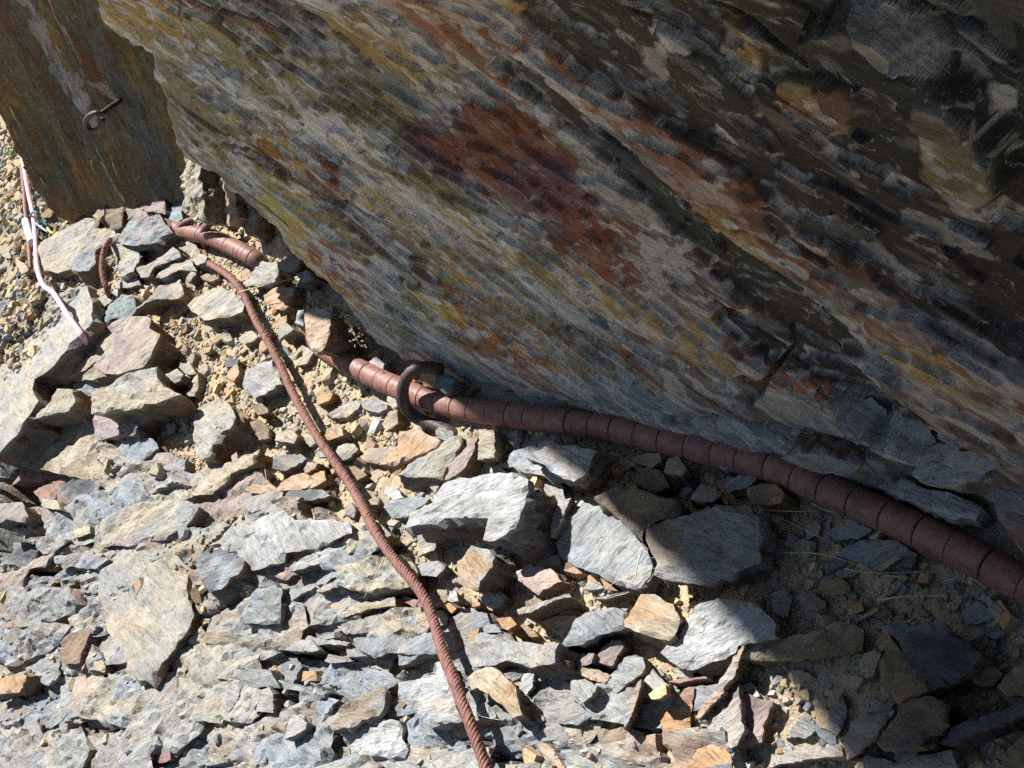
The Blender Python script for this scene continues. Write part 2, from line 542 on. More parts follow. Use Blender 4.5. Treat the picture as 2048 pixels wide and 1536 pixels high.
def build_face():
    ex = np.array([p[0] for p in EDGE], float); ey = np.array([p[1] for p in EDGE], float)
    ea, eb = f_ab(ex, ey)
    a0, a1 = -.76, 1.36
    btop = 1.10
    d = .0023
    aa = np.arange(a0, a1, d)
    x, k, ext = 0, d, []
    while x < 3.5:
        k *= 1.25; x += k; ext.append(a1 + x)
    aa = np.r_[aa, ext]
    x, k, ext = 0, d, []
    while x < .95:
        k = min(k * 1.2, .03); x += k; ext.append(a0 - x)
    aa = np.r_[ext[::-1], aa]
    bb = np.arange(-.30, btop, d)
    x, k, ext = 0, d, []
    while x < 3.2:
        k *= 1.22; x += k; ext.append(btop + x)
    bb = np.r_[bb, ext]
    A, B = np.meshgrid(aa, bb, indexing='ij')
    a, b = A.ravel(), B.ravel()
    P0 = f_pos(a, b, np.zeros_like(a))
    XY = pix(np.where(P0[:, 2:3] < .15, np.array([[0, 0, .15]]) + P0 * [1, 1, 0], P0)); X, Y = XY[:, 0], XY[:, 1]
    # bedding frame in the face
    pa, pb = f_ab(np.array([700., 1700.]), np.array([180., 850.]))
    q = norm([pa[1] - pa[0], pb[1] - pb[0]])
    p = a * q[0] + b * q[1]; r = -a * q[1] + b * q[0]
    wa = fbm(p * 1.1, r * 2.2, o=3, seed=41)
    r2 = r + .05 * wa
    # relief
    broad = .055 * fbm(p * .9, r2 * 2.0, o=3, seed=51)
    f1 = fbm(p * 2.4, r2 * 6.6, o=6, seed=61, g=.52)
    K = 6.0
    fr = f1 * K + .35 * fbm(p * 14, r * 40, o=3, seed=62)
    fl = np.floor(fr); ft = fr - fl
    terr = (fl + sm(.90, 1.0, ft)) / K
    fine = fbm(p * 26, r2 * 100, o=2, seed=71, g=.6)
    lump = fbm(p * 9, r2 * 22, o=4, seed=73)
    cr = np.abs(fbm(p * 3.6, r * 3.0, o=4, seed=81)); crm = sm(.15, .4, fbm(p * 2, r * 3, o=2, seed=82))
    crack = sm(.030, .010, cr) * crm
    cr2 = np.abs(fbm(p * 1.6, r2 * 9.0, o=4, seed=83)); crack2 = sm(.028, .008, cr2) * sm(.0, .35, fbm(p * 1.4, r * 4, o=2, seed=84))
    disp = .55 * broad + .060 * terr + .0014 * fine + .0045 * lump - .018 * crack - .022 * crack2
    # it leans out further towards the right
    bp = np.clip(b, 0, None)
    sh = a - bp * (L @ FA) / (L @ FB)                 # where the shadow of this spot meets the foot
    lean = np.interp(sh, [-.32, -.06, .13, .29, .46, .63, .74, .86, .92, 1.1, 1.6], [0, .03, .055, .068, .15, .175, .21, .245, .34, .44, .46]) * sm(.86, 1.30, bp)
    lean += .05 * np.clip(a + .2, 0, None) * bp
    disp = disp + lean
    # scallops and the pocket near the foot at the right
    disp -= .07 * spot(X, Y, 1735, 845, 85, 30, 32, .25 * lump)
    disp -= .05 * spot(X, Y, 1850, 900, 120, 28, 25, .3 * lump)
    disp += .045 * spot(X, Y, 1900, 120, 240, 130, 50, .3 * lump)
    disp -= .03 * spot(X, Y, 860, 770, 60, 22, 20, .3 * lump)
    # broken edge
    wob = 9 * fbm(p * 20, r * 20, o=4, seed=91, g=.65)
    ex2 = np.r_[ex, 4000, 4000, -9000]; ey2 = np.r_[ey, 1040, -9000, -9000]
    ins = inside(ex2, ey2, X + wob, Y + wob * .6)
    front = P0[:, 2] > .15
    ins |= ~front
    dist = seg_dist(ex, ey, X, Y)
    drop = np.interp(X, [600, 700, 880, 960], [.42, .30, .06, .022]) + .03 * fbm(p * 4, r * 4, o=3, seed=92)
    edge_round = .02 * np.exp(-dist / 14) * (1 + .8 * fbm(p * 30, r * 30, o=2, seed=93))
    tame = np.where(X < 800, sm(4, 110, dist), sm(-.02, .22, b))
    disp = np.where(ins, disp * (tame * .85 + .15) - edge_round, disp * (tame * .85 + .15) - drop)
    Pd = f_pos(a, b, disp); XYd = pix(Pd)
    okd = front & ins & (Pd[:, 2] > .15)
    X, Y = np.where(okd, XYd[:, 0], X), np.where(okd, XYd[:, 1], Y)
    # colours of the stone itself, with some light painted in last
    n1 = fbm(p * 2.4, r2 * 6.5, o=6, seed=101, g=.56); n2 = fbm(p * 3.6, r2 * 9 + 3, o=6, seed=102, g=.56)
    n3 = fbm(p * 6, r2 * 18, o=4, seed=103, g=.6); n4 = fbm(p * 2, r2 * 5, o=4, seed=104); n5 = fbm(p * 22, r2 * 60, o=2, seed=105, g=.65)
    n6 = fbm(p * 30, r * 44, o=3, seed=106, g=.65)
    c = np.broadcast_to(OLIVE, (len(a), 3)).copy()
    c = mix(c, GREYR, sm(-.03, .06, n1 + .2 * n6) * .85)
    c = mix(c, OCHRE, sm(.17, .29, n2 + .2 * n6) * .75)
    c = mix(c, RUSTR, sm(.22, .30, n4 + .5 * n3) * .75)
    c = mix(c, TEALR, sm(.2, .28, fbm(p * 3, r2 * 8 + 9, o=5, seed=107)) * .6)
    c = mix(c, PURPR, sm(.24, .32, fbm(p * 2.6, r2 * 6 + 4, o=4, seed=108)) * .55)
    # named stains
    w = .55 * n3 + .25 * n6
    for col, cx, cy, rl, rw, ang, k in [
        (PURPR, 960, 285, 140, 75, 25, .97), (RUSTR * .7, 1040, 330, 200, 84, 38, .92), (PURPR, 1130, 420, 160, 75, 35, .9),
        (RUSTR * .8, 1220, 500, 130, 66, 35, .92), (RUSTR, 640, 350, 60, 30, 50, .8), (RUSTR, 560, 330, 80, 26, 55, .6),
        (YELLR, 560, 420, 90, 42, 55, .85), (OCHRE, 620, 520, 80, 22, 55, .8), (RUSTR, 680, 540, 90, 30, 50, .7),
        (OCHRE, 1000, 560, 130, 50, 35, .6), (YELLR, 920, 640, 120, 34, 32, .7), (RUSTR, 990, 660, 130, 26, 40, .75),
        (RUSTR, 1560, 700, 130, 75, 30, .9), (PURPR, 1500, 680, 60, 40, 30, .6), (YELLR, 1530, 655, 60, 13, 35, .9),
        (OCHRE, 1450, 480, 130, 40, 35, .7), (PURPR, 1330, 540, 110, 60, 25, .6), (OCHRE, 780, 90, 170, 40, 28, .5),
        (RUSTR, 1620, 540, 90, 22, 45, .7), (BLUER, 1140, 780, 240, 32, 9, .6), (BLUER, 1780, 850, 110, 38, 34, .85),
        (BLUER, 1650, 930, 200, 40, 15, .5), (OCHRE, 1860, 740, 80, 42, 35, .6), (RUSTR, 1000, 720, 110, 28, 35, .6),
        (GREYR * 1.15, 780, 760, 80, 36, 38, .8), (PURPR, 1180, 690, 60, 30, 35, .5)]:
        c = mix(c, col, spot(X, Y, cx, cy, rl, rw, ang, w) * k)
    # fresh dark slate where the weathered skin has flaked away, above a line that falls to the right
    line = np.interp(X, [600, 1060, 1350, 1560, 1750, 1900, 2048, 3000], [-700, -30, 340, 560, 700, 860, 940, 1300])
    up = (line - Y) / 230
    skin = f1 * 2.1 + .9 * fbm(p * 5, r2 * 12, o=5, seed=111, g=.6) + .25 * n5
    flaked = sm(-.015, .02, .12 * n6 + .1 * n5 + np.clip(up, -1.2, 1.15) * .95 - .10 - skin * .75)
    band = spot(X, Y, 1250, 330, 330, 26, 40, w) * .95
    band = np.maximum(band, spot(X, Y, 1520, 560, 300, 30, 36, w))
    big = spot(X, Y, 1590, 140, 190, 105, 30, .8 * w)
    keep = np.maximum(np.maximum(spot(X, Y, 1480, 110, 34, 78, -28, w), spot(X, Y, 1620, 220, 90, 46, 20, 1.3 * w)),
                      np.maximum(spot(X, Y, 1800, 90, 130, 70, 35, w), spot(X, Y, 1900, 330, 150, 60, 55, w)))
    flaked = np.clip(np.maximum(np.maximum(flaked, band), big) - keep * .9, 0, 1)
    flaked = np.where(X < 700, flaked * .0, flaked)
    darkc = mix(DARKR, np.array([.05, .042, .035]), sm(-.1, .4, n2))
    c = mix(c, darkc, flaked * .93)
    # pale rims and flecks of lichen and quartz
    rim = sm(.70, .84, ft) * sm(1.0, .93, ft)
    c = mix(c, WHITR * .9, rim * .75 * sm(-.25, .1, n2 + .4 * n6))
    redz = np.maximum(spot(X, Y, 1010, 320, 190, 90, 33, w), spot(X, Y, 1170, 450, 190, 80, 37, w))
    wf = sm(.24, .30, n5 + .35 * n1) * .7 * (1 - flaked * .75) * (1 - .85 * redz)
    c = mix(c, WHITR * .9, wf)
    c = mix(c, GREYR * 1.3, sm(.12, .42, n6 + .4 * n4) * .4 * (1 - flaked) * (1 - .8 * redz))
    for cx, cy, rl, rw, ang, k in [(650, 260, 55, 30, 25, .8), (490, 340, 40, 16, 55, .7), (700, 300, 50, 12, 40, .6), (1320, 530, 60, 40, 25, .7),
                                   (1996, 206, 30, 32, 0, 1.0), (2015, 292, 20, 12, 30, .8), (1010, 50, 22, 40, -30, .6), (1320, 80, 24, 44, -40, .8),
                                   (1300, 135, 16, 40, -30, .5), (1750, 20, 60, 30, 30, .6), (1840, 150, 14, 24, -40, .9), (1960, 110, 60, 40, 30, .6),
                                   (1960, 430, 90, 16, 25, .6), (1780, 540, 80, 18, 40, .5), (740, 440, 40, 14, 40, .6), (880, 450, 80, 18, 35, .6),
                                   (1760, 850, 80, 26, 30, .6), (1100, 600, 110, 10, 38, .6), (950, 665, 14, 12, 0, .8), (1700, 360, 14, 8, 20, .7),
                                   (1450, 285, 34, 5, 40, .9), (1490, 185, 10, 10, 0, .8), (600, 210, 60, 14, 50, .5), (1870, 470, 90, 20, 20, .5)]:
        c = mix(c, WHITR, spot(X, Y, cx, cy, rl, rw, ang, 1.1 * n6 + .5 * n5) * k * .9)
    c = mix(c, np.array([.05, .045, .04]), np.maximum(crack, crack2) * .6)
    c = mix(c, np.array([.44, .41, .36]), np.exp(-dist / 9) * (X < 420) * .8)  # sunlit rim painted pale along the slab's left edge
    c *= ((1 + .22 * np.clip(n6, -1, 1)) * np.interp(X, [500, 1300, 2000], [1.6, 1.15, .8]))[:, None]  # random tone, plus bounced light painted in: paler left, darker right
    P = f_pos(a, b, disp - .009 * flaked)
    out = ~ins & front & (dist > 14) & ((Y < 300) | (X < 366))
    Fq = grid_faces(len(aa), len(bb))
    Fq = Fq[~out[Fq].all(1)]
    sm_p = M @ (q[0] * FA + q[1] * FB); sm_r = M @ (-q[1] * FA + q[0] * FB)
    mat = rock_material("weathered_schist", frame_rot(sm_p, sm_r), (.50, 1.0, 1.0), grain=.34, bmp=.8, fleck=.25, pale=.42, dark=.6, step=.0045, crack=.3, scale=27)
    # a thick top and back so that it is a body of rock
    V = W(P)
    na, nb = len(aa), len(bb)
    idx = np.arange(na * nb).reshape(na, nb)
    back = W(P.reshape(na, nb, 3)[:, -1] - NF * 2.2 + FB * .5)
    back2 = W(P.reshape(na, nb, 3)[:, -1] - NF * 5.0 - FB * 1.5)
    back3 = W(P.reshape(na, nb, 3)[:, -1] - NF * 6.0 - FB * 6.5)
    k = len(V)
    V = np.vstack([V, back, back2, back3])
    i = np.arange(na - 1)
    rows = [idx[:, -1], k + np.arange(na), k + na + np.arange(na), k + 2 * na + np.arange(na)]
    extra = [np.stack([rows[j][i], rows[j][i + 1], rows[j + 1][i + 1], rows[j + 1][i]], -1) for j in range(3)]
    Fq = np.vstack([Fq] + extra)
    c = np.vstack([c, np.broadcast_to(GREYR, (3 * na, 3))])
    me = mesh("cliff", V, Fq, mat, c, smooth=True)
    org = W(FC)
    o = obj("cliff", me, org)
    tag(o, "overhanging rust, olive and dark grey rock face above the pipe", "cliff")
    return o

# the smaller face set back at the left, with the eye bolt
SN = norm([-.56, .63, -.535])
SP = at(352, 442)
def build_left_face():
    ax = norm(at(130, 440) - at(0, 240)); ax = norm(ax - SN * (ax @ SN))
    up = np.cross(SN, ax)
    if up[1] > 0: up = -up
    def ab(x, y):
        Q = on_plane(x, y, SP, SN) - SP
        return Q @ ax, Q @ up
    e = np.array([(-160, -60), (-60, 120), (-8, 222), (12, 262), (38, 318), (58, 366), (72, 392), (92, 412), (118, 438), (135, 446), (160, 436), (200, 446), (260, 470), (420, 500), (620, 520)], float)
    ea, eb = ab(e[:, 0], e[:, 1])
    a0, a1 = ea.min() - .05, ab(430., 470.)[0] + .1
    btop = max(ab(-40., -60.)[1], ab(330., -60.)[1]) + .05
    d = .0045
    aa = np.arange(a0, a1, d); bb = np.arange(eb.min() - .1, btop, d)
    x, k, ext = 0, d, []
    while x < 2.0:
        k *= 1.3; x += k; ext.append(bb[-1] + x)
    bb = np.r_[bb, ext]
    x, k, ext = 0, d, []
    while x < 2.5:
        k *= 1.3; x += k; ext.append(aa[0] - x)
    aa = np.r_[ext[::-1], aa]
    A, B = np.meshgrid(aa, bb, indexing='ij'); a, b = A.ravel(), B.ravel()
    P0 = SP + np.multiply.outer(a, ax) + np.multiply.outer(b, up)
    XY = pix(P0); X, Y = XY[:, 0], XY[:, 1]
    pa, pb = ab(np.array([20., 150.]), np.array([60., 330.]))
    q = norm([pa[1] - pa[0], pb[1] - pb[0]])
    p = a * q[0] + b * q[1]; r = -a * q[1] + b * q[0]
    r2 = r + .03 * fbm(p * 1.5, r * 3, o=3, seed=141)
    f1 = fbm(p * 2, r2 * 9, o=5, seed=161, g=.55)
    fr = f1 * 4; fl = np.floor(fr); ft = fr - fl
    fine = fbm(p * 14, r2 * 60, o=2, seed=171, g=.6)
    disp = .025 * (fl + sm(.8, 1, ft)) / 4 + .0035 * fine + .008 * fbm(p * 5, r2 * 16, o=4, seed=172) + .03 * fbm(p * .8, r * 1.6, o=2, seed=173)
    wob = 6 * fbm(p * 18, r * 18, o=4, seed=191, g=.65)
    ins = inside(np.r_[e[:, 0], 2000, 2000, -900, -900], np.r_[e[:, 1], 520, -3000, -3000, -1300], X + wob, Y + wob)
    disp = np.where(ins, disp, disp - .5)
    P = SP + np.multiply.outer(a, ax) + np.multiply.outer(b, up) + np.multiply.outer(disp, SN)
    n1 = fbm(p * 2.6, r2 * 8, o=6, seed=201, g=.6); n2 = fbm(p * 4, r2 * 13, o=5, seed=202, g=.6); n3 = fbm(p * 8, r2 * 24, o=3, seed=203, g=.62); n6 = fbm(p * 20, r * 26, o=3, seed=206, g=.65)
    c = np.broadcast_to(OLIVE * .85, (len(a), 3)).copy()
    c = mix(c, np.array([.105, .095, .07]), sm(-.15, .25, n1) * .85)
    c = mix(c, OCHRE * .85, sm(.08, .36, n2) * .7)
    c = mix(c, RUSTR, sm(.18, .4, n3 + .5 * n1) * .6)
    c = mix(c, TEALR * .8, sm(.15, .4, fbm(p * 3, r2 * 20 + 5, o=4, seed=207)) * .6)
    for cx, cy, rl, rw, ang in [(100, 110, 120, 16, 60), (80, 60, 60, 10, 60), (150, 200, 60, 9, 60), (195, 180, 40, 8, 40)]:
        c = mix(c, WHITR * .9, spot(X, Y, cx, cy, rl, rw, ang, 1.3 * n6 + .5 * n3) * .55)
    c = mix(c, OCHRE * .8, sm(60, 10, seg_dist(e[:, 0], e[:, 1], X, Y)) * .25)
    c *= (1 + .22 * n6)[:, None]
    dist = seg_dist(e[:, 0], e[:, 1], X, Y)
    out = (~ins & (dist > 10)) | ((X + wob * 1.5 > 374) & (Y > 250))
    Fq = grid_faces(len(aa), len(bb)); Fq = Fq[~out[Fq].all(1)]
    sm_p = M @ (q[0] * ax + q[1] * up); sm_r = M @ (-q[1] * ax + q[0] * up)
    mat = rock_material("banded_schist", frame_rot(sm_p, sm_r), (.45, 1.0, 1.0), grain=.36, bmp=.9, fleck=.3, pale=.3, dark=.6, scale=32)
    V = W(P); na, nb = len(aa), len(bb)
    last = P.reshape(na, nb, 3)[:, -1]
    k = len(V); V = np.vstack([V, W(last - SN * 2.5), W(last - SN * 3.5 - up * 5)])
    i = np.arange(na - 1); idx = np.arange(na * nb).reshape(na, nb)[:, -1]
    rows = [idx, k + np.arange(na), k + na + np.arange(na)]
    Fq = np.vstack([Fq] + [np.stack([rows[j][i], rows[j][i + 1], rows[j + 1][i + 1], rows[j + 1][i]], -1) for j in range(2)])
    c = np.vstack([c, np.broadcast_to(GREYR, (2 * na, 3))])
    o = obj("cliff", mesh("cliff", V, Fq, mat, c, smooth=True), W(SP))
    tag(o, "olive brown streaked rock face with the eye bolt, set back behind the main overhang", "cliff")
    return o

build_ground()
BEDROCK = build_bedrock()
build_face()
build_left_face()

# ------------------------------------------------------------------ stones lying on the slope
PAL = {'W': (.335, .34, .343), 'w': (.265, .266, .257), 'g': (.225, .23, .23), 'b': (.205, .23, .255), 't': (.325, .29, .225),
       'o': (.36, .225, .12), 'r': (.235, .15, .13), 'p': (.26, .215, .205), 'd': (.080, .084, .094), 'k': (.20, .15, .095),
       'y': (.62, .54, .30), 'T': (.15, .21, .22), 's': (.37, .27, .20), 'e': (.275, .265, .225)}
